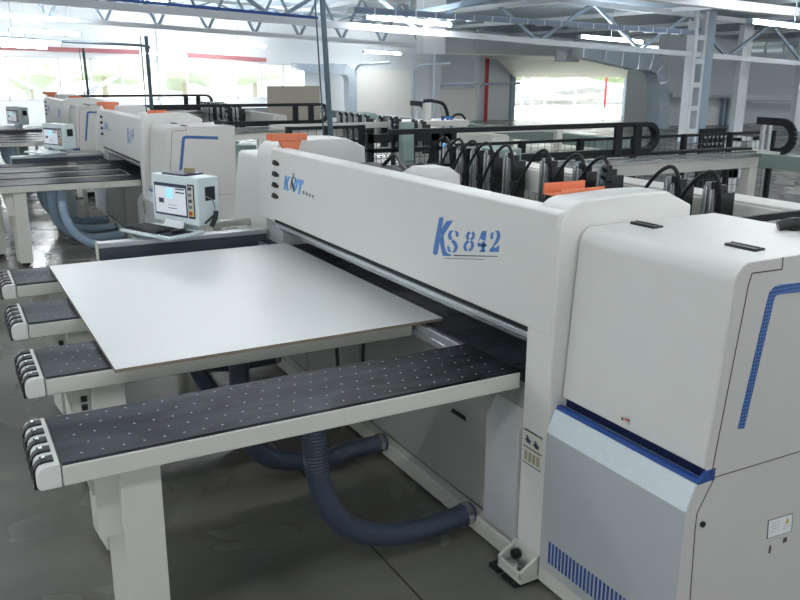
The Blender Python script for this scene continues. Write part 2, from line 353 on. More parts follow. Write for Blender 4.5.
MB().prism([(2.235,.8375),(2.235,.8855),(3.0,.8855),(3.0,.8375)],'x',XE-.05,XE+.004).build('end_panel',GREYW,cab)
# vent slots
for i in range(26):
    x=-2.435+i*.0225; b=MB(); b.box(x,x+.011,YF-.0125,YF-.0095,.150,.252); b.build('vent_slot',BLUE,cab)
# column stickers
b=MB(); b.box(-2.655,-2.53,YF-.003,YF+.001,.535,.695); b.box(-2.655,-2.53,YF-.0042,YF,.690,.695,1); b.box(-2.655,-2.53,YF-.0042,YF,.612,.617,1); b.box(-2.655,-2.53,YF-.0042,YF,.535,.539,1)
for x,z in ((-2.632,.655),(-2.575,.65)): b.cyl((x,YF-.003,z),(x,YF-.0045,z),.014,12,1); b.box(x,x+.026,YF-.0045,YF-.003,z-.018,z,1); b.cyl((x-.006,YF-.0045,z+.004),(x-.006,YF-.0055,z+.004),.006,8,0)
for k in range(4): b.box(-2.643+k*.028,-2.625+k*.028,YF-.004,YF-.003,.552,.596,2)
b.build('safety_sticker',[STICK,DARK,CARD],ncol)
b=MB(); b.cyl((-2.575,YF+.001,.50),(-2.575,YF-.004,.50),.013,16); b.build('plug_cap',WHITE,ncol)
# floor bracket
fb=MB()
y0,y1=YF-.10,YF-.0; X0,X1=-2.68,-2.505
fb.box(X0,X1,y0,y1,.02,.04); fb.prism([(y0,.04),(y0,.08),(y1,.14),(y1,.04)],'x',X0,X0+.016); fb.prism([(y0,.04),(y0,.08),(y1,.14),(y1,.04)],'x',X1-.016,X1); fb.box(X0,X1,y0,y0+.012,.04,.075); fb.box(X0,X1,y1-.012,y1,.04,.14)
fb=fb.build('foot_bracket',STRAPW,saw,bevel=.004)
b=MB(); b.cyl((-2.57,y0+.05,.0),(-2.57,y0+.05,.10),.009,10); b.cyl((-2.57,y0+.05,.04),(-2.57,y0+.05,.055),.019,6); b.cyl((-2.57,y0+.05,.06),(-2.57,y0+.05,.072),.017,6); b.build('levelling_bolt',STEEL,fb)
b=MB(); b.cyl((-2.63,y1-.02,.09),(-2.63,y1-.05,.09),.022,12); b.build('rubber_plug',RUBBER,fb)
b=MB(); b.box(-2.72,-2.65,y0-.02,y1-.01,0,.02); b.box(-2.62,-2.52,y0-.02,y0+.1,0,.02); b.build('foot_plate',BLACKM,fb,bevel=.003)
# orange guards on both columns
def guard(x0,x1,y0,y1,z,leg):
    b=MB(); b.box(x0,x1,y0,y1,z,z+.006); b.box(x0,x1,y0,y0+.005,z,z+.055); b.box(x0,x1,y1-.005,y1,z,z+.075); b.box(x1-.005,x1,y0,y1,z,z+.05)
    if leg: b.hexa([(x0+.14,y0+.02,z),(x1-.2,y0+.02,z),(x1-.2,y0+.1,z),(x0+.14,y0+.1,z)],[(x0+.26,y0+.02,z-.16),(x1-.32,y0+.02,z-.16),(x1-.32,y0+.1,z-.16),(x0+.26,y0+.1,z-.16)])
    return b.build('orange_bracket',ORANGE,saw,bevel=.002)
pa,pb=at(545,201,'z',1.73),at(605,192,'z',1.73)
zz=1.728
o=MB(); o.box(-2.80,-2.68,YF+.15,YF+.39,zz-.02,zz-.029); o.box(-2.686,-2.68,YF+.15,YF+.39,zz-.02,zz+.005); o.box(-2.80,-2.794,YF+.15,YF+.38,zz-.02,zz+.02)
o.hexa([(-2.68,YF+.12,zz-.03),(-2.68,YF+.34,zz-.03),(-2.71,YF+.34,zz-.03),(-2.71,YF+.12,zz-.03)],[(-2.68,YF+.2,ZT-.08),(-2.68,YF+.28,ZT-.08),(-2.71,YF+.28,ZT-.08),(-2.71,YF+.2,ZT-.08)])
o.build('orange_bracket',ORANGE,saw,bevel=.002)
g=MB(); g.box(-5.70,-5.59,YF-.04,YF+.23,zz,zz+.006); g.box(-5.596,-5.59,YF-.04,YF+.23,zz,zz+.05); g.box(-5.70,-5.694,YF-.04,YF+.23,zz,zz+.045)
g.hexa([(-5.595,YF+.02,zz),(-5.595,YF+.19,zz),(-5.63,YF+.19,zz),(-5.63,YF+.02,zz)],[(-5.595,YF+.07,ZT-.05),(-5.595,YF+.15,ZT-.05),(-5.63,YF+.15,ZT-.05),(-5.63,YF+.07,ZT-.05)])
g.build('orange_bracket',ORANGE,saw,bevel=.002)
# far hood beyond the column
fh=[(2.185,.885),(2.255,1.51)]+[(2.3+.045*math.cos(R(t)),1.51+.045*math.sin(R(t))) for t in (175,140,110,92)]+[(2.9,1.555),(2.9,.1),(2.25,.1),(2.25,.885)]
MB().prism(fh,'x',-6.9,-6.035).build('far_hood',WHITE,saw,bevel=.008)
b=MB(); b.box(-6.9,-6.035,2.19,2.249,.84,.884); b.build('far_blue_trim',BLUE,saw)
b=MB(); b.prism([(2.13,.1),(2.13,.745),(2.185,.838),(2.249,.838),(2.249,.1)],'x',-6.9,-6.035); b.build('far_cabinet',BEV,saw,bevel=.003)
# ---- writing on the beam: positions in local units measured on the panel, x to the right, z up
YL=YF-.0017
def L(px,py): v=at(px,py,'y',YF); return (v.x,v.z)
def zl(x,y): return L(425+x*84/800, 207+y*63/600)       # from the close-up of the lettering
def poly(m,pts,mi=0):
    q=[zl(*p) for p in pts]; m.hexa([(a,YL,c) for a,c in q],[(a,YL-.0012,c) for a,c in q],mi)
def stroke(m,pts,w,mi=0,cap=False):
    "tapering thick line: w number or list, in close-up units"
    n=len(pts); ws=w if isinstance(w,list) else [w]*n
    Ls=[];Rs=[]
    for i in range(n):
        a=pts[max(i-1,0)]; c=pts[min(i+1,n-1)]; dx,dy=c[0]-a[0],c[1]-a[1]; l=math.hypot(dx,dy); nx,ny=-dy/l,dx/l
        Ls.append((pts[i][0]+nx*ws[i]/2,pts[i][1]+ny*ws[i]/2)); Rs.append((pts[i][0]-nx*ws[i]/2,pts[i][1]-ny*ws[i]/2))
    for i in range(n-1): poly(m,[Ls[i],Ls[i+1],Rs[i+1],Rs[i]],mi)
m=MB()
poly(m,[(140,97),(180,97),(172,150),(160,215),(150,290),(140,350),(122,450),(105,458),(78,446),(92,350),(112,250),(130,150)])
poly(m,[(160,215),(182,172),(215,128),(226,140),(232,126),(240,138),(250,122),(255,134),(274,122),(240,175),(205,230),(185,262),(172,290),(155,290)])
poly(m,[(150,290),(178,262),(184,320),(188,370),(200,412),(218,440),(260,458),(248,468),(175,466),(160,420),(150,360),(142,320)])
m.build('letter_k',LOGO,saw)
m=MB()
stroke(m,[(312,282),(308,245),(290,226)],[26,26,10]); stroke(m,[(270,224),(245,238),(236,275),(250,310)],[10,28,32,30]); stroke(m,[(262,318),(288,345),(302,380),(290,415),(268,434)],[30,34,32,28,10])
stroke(m,[(248,432),(230,408),(222,370)],[12,26,14])
m.build('letter_s',LOGO,saw)
m=MB()
def ring(cx,cy,rx,ry,a0,a1,w,n=8):
    stroke(m,[(cx+rx*math.cos(R(a))+ -0.18*ry*math.sin(R(a)), cy+ry*math.sin(R(a))) for a in [a0+(a1-a0)*i/n for i in range(n+1)]],w)
ring(436,275,30,36,-70,70,24); ring(436,275,30,36,110,250,24); ring(420,370,36,46,-75,75,26); ring(420,370,36,46,105,255,26)
m.build('digit_eight',LOGO,saw)
m=MB()
poly(m,[(562,228),(590,226),(584,300),(578,325),(545,310),(530,300)]); poly(m,[(545,232),(560,228),(520,318),(505,352)]); poly(m,[(505,345),(530,340),(535,350),(592,352),(588,378),(505,378)]); poly(m,[(545,330),(575,330),(570,425),(540,425)]); poly(m,[(525,412),(580,412),(577,428),(523,428)])
m.build('digit_four',LOGO,saw)
m=MB()
stroke(m,[(640,305),(638,265),(655,240)],[24,24,12]); stroke(m,[(672,232),(695,232),(706,262),(700,300),(680,340),(655,372)],[10,26,32,32,26,12]); poly(m,[(622,398),(650,372),(672,392),(712,362),(704,428),(618,428)])
m.build('digit_two',LOGO,saw)
m=MB(); poly(m,[(275,455),(695,466),(695,474),(275,467)]); poly(m,[(190,486),(560,496),(560,501),(190,492)]); m.build('lettering_underline',DARK,saw)
# company lettering at the far end of the beam, measured in a close-up of 12 per pixel
def zl(x,y): return L(270+x/12, 160+y/12)
m=MB(); poly(m,[(182,185),(208,188),(190,358),(165,352)]); poly(m,[(190,280),(225,196),(250,196),(215,285)]); poly(m,[(195,275),(215,268),(228,368),(205,370)])
m.build('letter_k',LOGOL,saw)
m=MB(); stroke(m,[(270,180),(285,155),(292,185),(280,220),(272,200)],[6,8,10,10,6]); stroke(m,[(272,215),(255,300),(248,355)],[14,10,5]); stroke(m,[(285,200),(262,250),(285,330),(290,370)],[10,16,16,8]); stroke(m,[(262,250),(275,290),(265,350)],[8,8,4])
m.build('figure_mark',DARK,saw)
m=MB(); poly(m,[(298,210),(318,215),(300,375),(275,385)]); stroke(m,[(305,222),(326,250),(328,300),(310,350),(290,382)],[16,24,24,22,12])
m.build('letter_d',LOGOL,saw)
m=MB(); poly(m,[(340,228),(408,245),(400,292),(384,290),(362,412),(338,408),(355,285),(336,280)])
m.build('letter_t',LOGOL,saw)
m=MB()
for i,(x,y) in enumerate(((400,385),(438,400),(475,415),(512,432))):
    stroke(m,[(x,y-14),(x+10,y+24)],5); stroke(m,[(x+14,y-12),(x+2,y+26)],5); stroke(m,[(x-4,y),(x+20,y+4)],5); stroke(m,[(x-2,y+20),(x+22,y+26)],4)
m.build('small_characters',DARK,saw)
# ---- rear: side rail, end crossbeam, energy chain, pusher
RX=-7.0
RT=at(620,160.5,'x',RX).z-.03; RB=at(620,177,'x',RX).z; YE=at(760,150,'x',RX).y
CT=at(600,125.5,'x',RX-.2).z; CB=at(600,152,'x',RX-.2).z; CY=at(655,140,'x',RX-.2).y-(CT-CB)/2
b=MB(); b.box(RX-.1,RX+.0,2.95,YE,RB,RT); b.build('side_rail',PUSHW,saw,bevel=.006)
b=MB(); b.box(RX-.0,RX+.04,2.95,YE-.02,RT-.02,RT+.015); b.cyl((RX-.05,2.95,RT+.03),(RX-.05,YE-.02,RT+.03),.018,8); b.build('guide_rail',STEEL,saw)
b=MB(); b.box(RX-.15,-1.9,YE,YE+.2,RB-.0,RT+.02); b.build('end_crossbeam',GREENB,saw,bevel=.006)
for x,y in ((RX-.05,5.0),(RX-.05,YE-.1),(-2.1,YE+.1)):
    b=MB(); b.box(x-.07,x+.07,y-.07,y+.07,.0,RB); b.box(x-.12,x+.12,y-.12,y+.12,0,.02); b.build('rear_post',PUSHW,saw,bevel=.004)
b=MB(); b.hexa([(-6.4,YE+.02,.2),(-5.9,YE+.02,.2),(-5.9,YE+.15,.2),(-6.4,YE+.15,.2)],[(-6.2,YE+.02,RB),(-6.05,YE+.02,RB),(-6.05,YE+.15,RB),(-6.2,YE+.15,RB)]); b.build('rear_brace',GREENB,saw)
def chain(name,x,ya,yend,zlo,zhi,par,w=.1,th=.05,yb=None):
    r=(zhi-zlo)/2; pts=[(ya,zhi)]+[(yend+r*math.cos(R(a)),zlo+r+r*math.sin(R(a))) for a in range(90,-91,-15)]+[(yb if yb is not None else ya,zlo)]
    m=MB(); P=[]
    for i,(y,z) in enumerate(pts):
        a=Vector(pts[max(i-1,0)]); c=Vector(pts[min(i+1,len(pts)-1)]); d=(c-a).normalized(); n=Vector((-d.y,d.x))*th/2; P.append(((y+n.x,z+n.y),(y-n.x,z-n.y)))
    for a,c in zip(P[:-1],P[1:]):
        m.hexa([(x,*a[0]),(x,*c[0]),(x,*c[1]),(x,*a[1])],[(x+w,*a[0]),(x+w,*c[0]),(x+w,*c[1]),(x+w,*a[1])])
    return m.build(name,BLACKM,par)
chain('energy_chain',RX-.25,3.9,CY,CB,CT,saw,yb=5.2)
b=MB(); b.box(RX-.26,RX-.12,3.4,YE,CB-.06,CB-.03); b.build('chain_tray',BLACKM,saw)
for y in (CY-.55,CY-.25):
    b=MB(); b.box(RX-.16,RX-.12,y,y+.1,CB-.03,CT); b.build('chain_bracket',BLACKM,saw)
YK=YE+.1
p=at(782,122,'y',YK); q=at(782,152,'y',YK); rr=(p.z-q.z)/2
m=MB(); pp=[(p.x-.35,p.z),(p.x-.02,p.z)]+[(p.x+rr*math.cos(R(a)),q.z+rr+rr*math.sin(R(a))) for a in range(80,-91,-15)]+[(p.x-.1,q.z)]
for a,c in zip(pp[:-1],pp[1:]): m.bar((a[0],YK,a[1]),(c[0],YK,c[1]),.09,.05,upv=(0,1,0))
m.build('energy_chain',BLACKM,saw)
b=MB(); b.box(p.x-.28,p.x-.24,YK-.02,YK+.03,RT,p.z-.02); b.box(p.x-.18,p.x-.15,YK-.02,YK+.03,RT,p.z-.02); b.box(p.x-.55,p.x+.05,YK-.08,YK+.08,RT+.01,RT+.05,1); b.build('chain_bracket',[ALU,PUSHW],saw)
# pusher beam (white) and clamps
PY=4.72
b=MB(); b.box(RX+.06,-1.95,PY,PY+.3,1.16,1.36); b.box(RX+.06,-1.95,PY+.02,PY+.28,1.36,1.38); b.build('pusher_beam',PUSHW,saw,bevel=.008)
b=MB(); b.box(-6.9,-6.5,PY-.02,PY+.26,1.38,1.5); b.build('pusher_carriage',GREENB,saw,bevel=.01)
gx=[]
for px,zt in ((452,1.50),(466,1.50),(480,1.50),(494,1.5),(514,1.5),(552,1.48),(586,1.48),(611,1.5),(681,1.5),(722,1.5)):
    p=at(px,160,'y',PY-.12); gx.append(p.x)
for i,x in enumerate(gx):
    g0=MB(); y=PY-.13
    g0.prism([(x-.085,1.05),(x-.09,1.3),(x-.07,1.50),(x+.0,1.51),(x+.015,1.3),(x+.005,1.05)],'y',y-.045,y+.03); g0.cyl((x-.06,y-.05,1.08),(x-.055,y-.05,1.48),.02,8,1); g0.cyl((x-.015,y-.05,1.08),(x-.01,y-.05,1.46),.014,8,1)
    g0=g0.build('gripper',[ALU,STEEL],saw,bevel=.004)
    b=MB(); b.box(x+.02,x+.065,y-.03,y+.1,1.0,1.44); b.box(x+.0,x+.06,y-.03,y+.03,1.44,1.49); b.box(x+.02,x+.1,y-.05,y+.02,1.2,1.26); b.box(x-.02,x+.04,y-.05,y-.02,1.46,1.51); b.build('gripper_bracket',BLACK,g0,bevel=.006)
    b=MB(); b.tube(smoothpts([(x+.06,y-.03,1.25),(x+.065,y-.05,1.46),(x+.0,y-.07,1.575),(x-.13,y-.09,1.5),(x-.27,y-.12,1.28),(x-.34,y-.14,1.05)],7),.014,8)
    b.build('gripper_hose',RUBBER,g0,smooth=True)
b=MB(); b.cyl((gx[7]+.02,PY-.2,1.44),(gx[7]+.08,PY-.2,1.44),.035,10); b.cyl((gx[7]+.02,PY-.2,1.36),(gx[7]+.08,PY-.2,1.36),.035,10); b.cyl((gx[7]+.02,PY-.2,1.5),(gx[7]+.08,PY-.2,1.5),.03,10); b.build('regulator',BLACK,saw)
# white motor cover and black box behind beam
def hex_px(front4, dz, zb): pass
mc=MB(); mx0,mx1=-4.55,-3.95
mc.hexa([(-4.24,2.38,1.555),(-3.97,2.38,1.555),(-3.97,2.61,1.555),(-4.24,2.61,1.555)],[(-4.24,2.38,1.64),(-3.97,2.38,1.64),(-3.97,2.61,1.64),(-4.24,2.61,1.64)]).hexa([(-4.24,2.38,1.64),(-3.97,2.38,1.64),(-3.97,2.61,1.64),(-4.24,2.61,1.64)],[(-4.19,2.42,1.68),(-4.02,2.42,1.68),(-4.02,2.57,1.68),(-4.19,2.57,1.68)])
mc.build('motor_cover',WHITE,saw,bevel=.004)
b=MB(); b.box(-4.05,-3.75,2.68,2.86,1.44,1.52); b.box(-4.3,-3.4,2.6,2.8,1.25,1.42); b.tube(smoothpts([(-3.9,2.7,1.44),(-3.7,2.66,1.5),(-3.5,2.68,1.42)]),.02,8); b.build('motor_bracket',BLACK,saw,bevel=.006)
b=MB(); b.box(-5.6,-2.7,2.9,3.05,1.2,1.34); b.box(-5.5,-4.8,2.55,2.85,1.5,1.56); b.build('rear_rail',BLACKM,saw,bevel=.004)
b=MB(); b.tube(smoothpts([(-5.3,2.8,1.54),(-5.0,2.75,1.66),(-4.8,2.7,1.6),(-4.4,2.62,1.52)]),.014,8); b.tube(smoothpts([(-5.0,2.8,1.55),(-4.7,2.8,1.62),(-4.5,2.7,1.55)]),.012,8); b.build('cable',RUBBER,saw,smooth=True)
# grey cabinet on the rear frame
for x in (-3.9,-3.05): 
    b=MB(); b.box(x,x+.32,3.3,3.6,1.0,1.30); b.build('rear_cover',GREENB,saw,bevel=.006)
b=MB()
for y in (3.25,3.75,4.25): b.box(-5.8,-2.85,y,y+.36,.90,.945)
b.build('rear_table',TTOP,saw)
# ================================================================= air tables
def make_table(xf, w=.43, label='', yl=.235, yr=None, par=None):
    yr=yr or (YF-.002 if par else YF-.045)
    xb=xf-w
    t=thing('air_table',((xf+xb)/2,1.2,0),label,'table','air tables in front of the panel saws')
    MB().prism([(yl,.868),(yl,.938),(yr,.938),(yr,.84),(yl+.3,.84)] if 0 else [(yl,.866),(yl,.94),(yr,.94),(yr,.866)],'x',xb,xf).build('table_frame',STRAPW,t,bevel=.006)
    m=MB(); m.box(xb+.012,xf-.004,yl+.002,yr,.94,.951)
    k=0
    for j in range(5):
        x=xb+.05+j*(w-.1)/4
        y=yl+.07+(j%2)*.035
        while y<yr-.04:
            m.cyl((x,y,.9505),(x,y,.9525),.0045,6,1); y+=.07
    for j in range(3):
        for i in range(8): m.cyl((xb+.06+j*(w-.12)/2,yl+.04+i*.24,.9505),(xb+.06+j*(w-.12)/2,yl+.04+i*.24,.952),.007,8,2)
    m.build('table_top',[TTOP,NOZ,BLACK],t)
    cap=MB()
    pf=[(yl-.004,.866)]+[(yl-.004,.951)]+[(yl-.045+.035*math.cos(R(a)),.916+.035*math.sin(R(a))) for a in (90,110,130,150,170,180)]+[(yl-.08,.88),(yl-.07,.866)]
    cap.prism(pf,'x',xb,xf)
    cap=cap.build('end_cap',WHITE,t,bevel=.004)
    for i in range(5):
        x=xb+.05+i*(w-.1)/4
        r=MB(); r.cyl((x-.016,yl-.047,.919),(x+.016,yl-.047,.919),.038,18); r.box(x-.021,x+.021,yl-.062,yl-.02,.945,.958); r.box(x-.02,x+.02,yl-.088,yl-.076,.86,.93); r.cyl((x-.008,yl-.05,.958),(x+.008,yl-.05,.958),.008,8,1)
        r.build('roller',[BLACK,STEEL],cap,smooth=True)
    # leg with box and foot
    lx0,lx1=xb+.12,xf-.04; l0,l1=yl+.185,yl+.325
    m=MB(); m.prism([(lx0,l0-.02),(lx0+.05,l0-.06+.04),(lx1,l0),(lx1,l1),(lx0,l1)],'z',.045,.868)
    m.build('leg',STRAPW,t,bevel=.004)
    m=MB(); m.hexa([(xb+.02,yl+.12,.66),(lx0+.02,yl+.12,.66),(lx0+.02,yl+.26,.66),(xb+.02,yl+.26,.66)],[(xb+.02,yl+.08,.866),(lx0+.02,yl+.08,.866),(lx0+.02,yl+.28,.866),(xb+.02,yl+.28,.866)]); m.build('gusset',STRAPW,t,bevel=.003)
    m=MB(); m.box(lx1-.05,lx1-.035,l0-.08,l0+.02,.6,.866); lp=m.build('leg_plate',STRAPW,t)
    for z in (() if par else (.76,.80)):
        m=MB(); m.box(lx1-.036,lx1-.02,l0-.045,l0-.02,z-.012,z+.012); m.build('knob',BLACK,lp)
    m=MB(); m.cyl(((lx0+lx1)/2,(l0+l1)/2,0),((lx0+lx1)/2,(l0+l1)/2,.05),.018,10); m.cyl(((lx0+lx1)/2,(l0+l1)/2,0),((lx0+lx1)/2,(l0+l1)/2,.014),.045,14); m.build('adjustable_foot',BLACKM,t)
    return t
TX=(-2.70,-3.575,-4.45,-5.34)
tl=['black-topped air table nearest the camera, its whole length clear of the white board','second black-topped air table from the camera, under the near end of the white board','third black-topped air table from the camera, under the middle of the white board','fourth black-topped air table from the camera, under the far end of the white board']
t1=make_table(TX[0],label=tl[0],par=1); t2=make_table(TX[1],label=tl[1],yl=.285); tabs=[t1,t2]
for i in (2,3): tabs.append(copy_to(t2,(TX[i]-TX[1],.02*(i-1),0),tl[i]))
# board on the tables
pA,pB,pC,pD=[at(*p,'z',.969) for p in ((115,369),(445,318),(285,243),(49,266))]
xn=(pA.x+pB.x)/2; xf_=(pC.x+pD.x)/2; yl_=(pA.y+pD.y)/2; yr_=(pB.y+pC.y)/2
b=MB(); b.box(xf_,xn,yl_,yr_,.953,.9685,1); b.box(xf_,xn,yl_,yr_,.9685,.9695,0)
tag(b.build('board',[BOARD,BOARDE]),'large glossy white laminate board lying across the air tables of the nearest saw','board')
# squaring fence
fa,fb_=at(97,241,'x',-6.02),at(278,231,'x',-6.0)
fn=thing('squaring_fence',(-6.06,1.5,0),'long aluminium squaring fence behind the far edge of the white board','fence','fences')
b=MB(); b.box(-6.08,-5.98,fa.y,YF+.04,.995,1.03); b.build('fence_cap',ALU,fn,bevel=.004)
b=MB(); b.box(-6.07,-5.985,fa.y+.01,YF+.04,.90,.995); b.build('fence_face',mat('fence_slate',(62,70,80),.4),fn)
b=MB(); b.box(-6.085,-5.975,fa.y-.006,fa.y,.90,1.035); b.build('end_plate',STRAPW,fn)
b=MB(); b.box(-6.06,-6.01,fa.y+.1,YF-.02,.87,.90); b.box(-6.06,-6.02,fa.y+.5,fa.y+.58,.0,.87); b.box(-6.12,-6.02,fa.y+.46,fa.y+.62,.0,.015); b.build('fence_stand',STRAPW,fn)
b=MB(); b.box(-6.55,-6.48,1.75,YF+.1,.98,1.03); b.box(-6.55,-6.1,YF-.08,YF-.02,.90,.96); b.box(-6.53,-6.49,1.9,1.96,0,.98); o=b.build('support_arm',STRAPW,fn,bevel=.003)
# ================================================================= hoses
def hose(pts,r,label,mtl,z='hose'):
    h=thing('dust_hose',pts[0],label,'hose','dust hoses of the nearest saw')
    MB().tube(smoothpts(pts,26),r,14,ribs=.06).build('hose_body',mtl,h,smooth=True)
    d=(Vector(pts[-1])-Vector(pts[-2])).normalized(); e=Vector(pts[-1])
    MB().cyl(e-d*.05,e-d*.02,r*1.12,16).build('hose_clamp',STEEL,h)
    return h
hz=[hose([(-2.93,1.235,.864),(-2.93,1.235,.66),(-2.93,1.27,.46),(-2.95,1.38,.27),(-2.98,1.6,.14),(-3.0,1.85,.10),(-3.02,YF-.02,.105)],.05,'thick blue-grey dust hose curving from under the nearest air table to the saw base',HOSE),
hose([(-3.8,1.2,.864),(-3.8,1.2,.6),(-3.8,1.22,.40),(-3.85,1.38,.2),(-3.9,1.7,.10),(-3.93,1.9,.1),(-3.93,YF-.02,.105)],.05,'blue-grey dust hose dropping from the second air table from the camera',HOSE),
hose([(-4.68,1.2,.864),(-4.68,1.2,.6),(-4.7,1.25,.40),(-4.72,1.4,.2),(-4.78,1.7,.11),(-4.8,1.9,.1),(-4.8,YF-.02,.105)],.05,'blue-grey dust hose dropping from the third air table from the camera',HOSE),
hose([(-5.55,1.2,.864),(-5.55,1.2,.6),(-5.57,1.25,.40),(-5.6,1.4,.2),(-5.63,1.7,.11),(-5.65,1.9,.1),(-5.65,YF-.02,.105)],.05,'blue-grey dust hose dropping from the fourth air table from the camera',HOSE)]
for x,n in ((-4.5,'left'),(-4.13,'right')):
    b=MB(); b.tube(smoothpts([(x,YF-.03,.86),(x-.02,YF-.05,.6),(x-.01,YF-.04,.3),(x,YF+.0,.16)]),.012,8); tag(b.build('cable',RUBBER,smooth=True),f'black cable hanging down the saw base under the white board, the {n} one of two','cable','cables on the saw base')
# ================================================================= control console
zt_=1.46
c0,c1,c2=at(151,173,'z',zt_),at(196.5,178.5,'z',zt_),at(216,175,'z',zt_)
u=(c1-c0); Wc=u.length; u.normalize(); v_=Vector((-u.y,u.x,0)); 
if v_.dot(c2-c1)<0: v_=-v_
Dc=.20; Hc=.35
con=thing('control_console',(c0+u*Wc/2+v_*Dc/2)*1-Vector((0,0,zt_)),'pale grey control console with lit screen beside the far end of the nearest saw','console','control consoles')
con.rotation_euler=(0,0,0)
def cp_(a,d,z): q=c0+u*a+v_*d; return (q.x,q.y,z)
def cbox(m,a0,a1,d0,d1,z0,z1,mi=0):
    return m.hexa([cp_(a0,d0,z0),cp_(a1,d0,z0),cp_(a1,d1,z0),cp_(a0,d1,z0)],[cp_(a0,d0,z1),cp_(a1,d0,z1),cp_(a1,d1,z1),cp_(a0,d1,z1)],mi)
WC=mat('console_grey',(204,216,216),.45)
cbox(MB(),0,Wc,0,Dc,zt_-Hc,zt_).build('console_housing',WC,con,bevel=.008)
s_=cbox(MB(),Wc*.06,Wc*.77,-.004,.004,zt_-.30,zt_-.06).build('screen',SCRD,con)
b=cbox(MB(),Wc*.08,Wc*.75,-.006,-.003,zt_-.285,zt_-.085); b.build('screen_page',SCREEN,s_)
b=cbox(MB(),Wc*.33,Wc*.47,-.008,-.005,zt_-.17,zt_-.095); b.build('cyan_pane',SCRC,s_)
for u0,u1,za,zb in ((.54,.73,.10,.09),(.54,.73,.125,.115),(.16,.27,.21,.175),(.36,.55,.245,.24),(.36,.55,.22,.217)): cbox(MB(),Wc*u0,Wc*u1,-.0075,-.005,zt_-za,zt_-zb).build('screen_widget',DARK,s_)
s_=cbox(MB(),Wc*.8,Wc*.93,-.004,.004,zt_-.30,zt_-.05).build('button_panel',BLACKM,con)
b=cbox(MB(),Wc*.815,Wc*.915,-.006,-.003,zt_-.285,zt_-.06); b.build('button_plate',STICK,s_)
for i,(mm) in enumerate((DARK,STEEL,DARK,STEEL,RED)):
    q=Vector(cp_(Wc*.865,-.006,zt_-.08-i*.045)); b=MB(); b.cyl(q,q-v_*.012,.013,10); b.build('button',mm,s_)
q=Vector(cp_(Wc*.865,-.005,zt_-.262)); b=MB(); b.cyl(q,q-v_*.006,.022,12); b.build('yellow_ring',YEL,s_)
b=MB(); cbox(b,Wc-.002,Wc+.004,.07,.16,zt_-.17,zt_-.07); b.build('side_vent',BLACK,con)
b=MB(); cbox(b,Wc*.35,Wc*.65,.05,Dc-.05,.98,zt_-Hc); cbox(b,Wc*.3,Wc*.7,.0,Dc,.0,.98); b.build('console_pedestal',WC,con,bevel=.004)
b=MB(); cbox(b,-.02,Wc*1.04,-.30,.03,zt_-Hc-.055,zt_-Hc-.035); b.build('keyboard_shelf',WC,con,bevel=.004)
b=MB(); zz=zt_-Hc-.035; cbox(b,.0,Wc*.72,-.27,-.08,zz,zz+.018)
for i in range(12):
    for j in range(4): cbox(b,.012+i*(Wc*.7/12.2),.012+i*(Wc*.7/12.2)+Wc*.045,-.26+j*.043,-.26+j*.043+.034,zz+.018,zz+.024,1)
tag(b.build('keyboard',[BLACK,BLACKM]),'black keyboard on the shelf of the control console by the nearest saw','keyboard')
b=MB(); cbox(b,Wc*.78,Wc*.98,-.26,-.05,zz,zz+.006); tag(b.build('mouse_pad',BLACKM),'black mouse mat on the console shelf beside the keyboard','mouse mat')
b=MB(); cbox(b,Wc*.84,Wc*.92,-.2,-.09,zz+.006,zz+.03); tag(b.build('computer_mouse',BLACK,bevel=.01),'black computer mouse on the console shelf','mouse')
b=MB(); b.hexa([cp_(Wc*.35,-.07,zz),cp_(Wc*.72,-.07,zz),cp_(Wc*.72,-.03,zz),cp_(Wc*.35,-.03,zz)],[cp_(Wc*.35,-.035,zz+.06),cp_(Wc*.72,-.035,zz+.06),cp_(Wc*.72,-.02,zz+.06),cp_(Wc*.35,-.02,zz+.06)]); tag(b.build('paper_sheet',SHEET),'white paper sheet propped under the console screen behind the keyboard','paper')
b=MB(); cbox(b,.1,.24,-.075,-.055,zz,zz+.012); tag(b.build('red_pen',RED),'small red pen on the console shelf left of the keyboard paper','pen')
# things on the console
b=MB(); q0,q1=Vector(cp_(.12,.04,zt_)),Vector(cp_(.33,.07,zt_)); cbox(b,.1,.36,.02,.2,zt_,zt_+.012); tag(b.build('clipboard',NAVY),'dark blue folder lying on top of the console','folder')
b=MB(); cbox(b,.27,.33,.09,.15,zt_+.0121,zt_+.052); tag(b.build('small_box',CARD,bevel=.003),'small brown cardboard box on top of the console','box')
b=MB(); cbox(b,.37,.50,.0,.1,zt_,zt_+.008)
# air gun hanging on side
q=Vector(cp_(Wc+.02,.10,zt_-.30)); gdir=v_
ag=thing('air_gun',q,'black air blow gun hanging on the side of the console','air gun')
b=MB(); b.tube([q+v_*.05+Vector((0,0,.05)),q+v_*.04+Vector((0,0,.0)),q+v_*.0+Vector((0,0,-.06))],.018,8); b.build('gun_body',BLACK,ag,smooth=True)
b=MB(); b.tube([q+v_*.05+Vector((0,0,.03)),q-v_*.01+Vector((0,0,.0)),q-v_*.06+Vector((0,0,-.03))],.008,8); b.build('gun_trigger',BLACK,ag,smooth=True)
b=MB(); b.tube(smoothpts([q+v_*.04+Vector((0,0,.07)),q+v_*.02+Vector((0,0,.13)),q-v_*.05+Vector((0,0,.17))]),.004,6); b.build('hook',STEEL,ag)
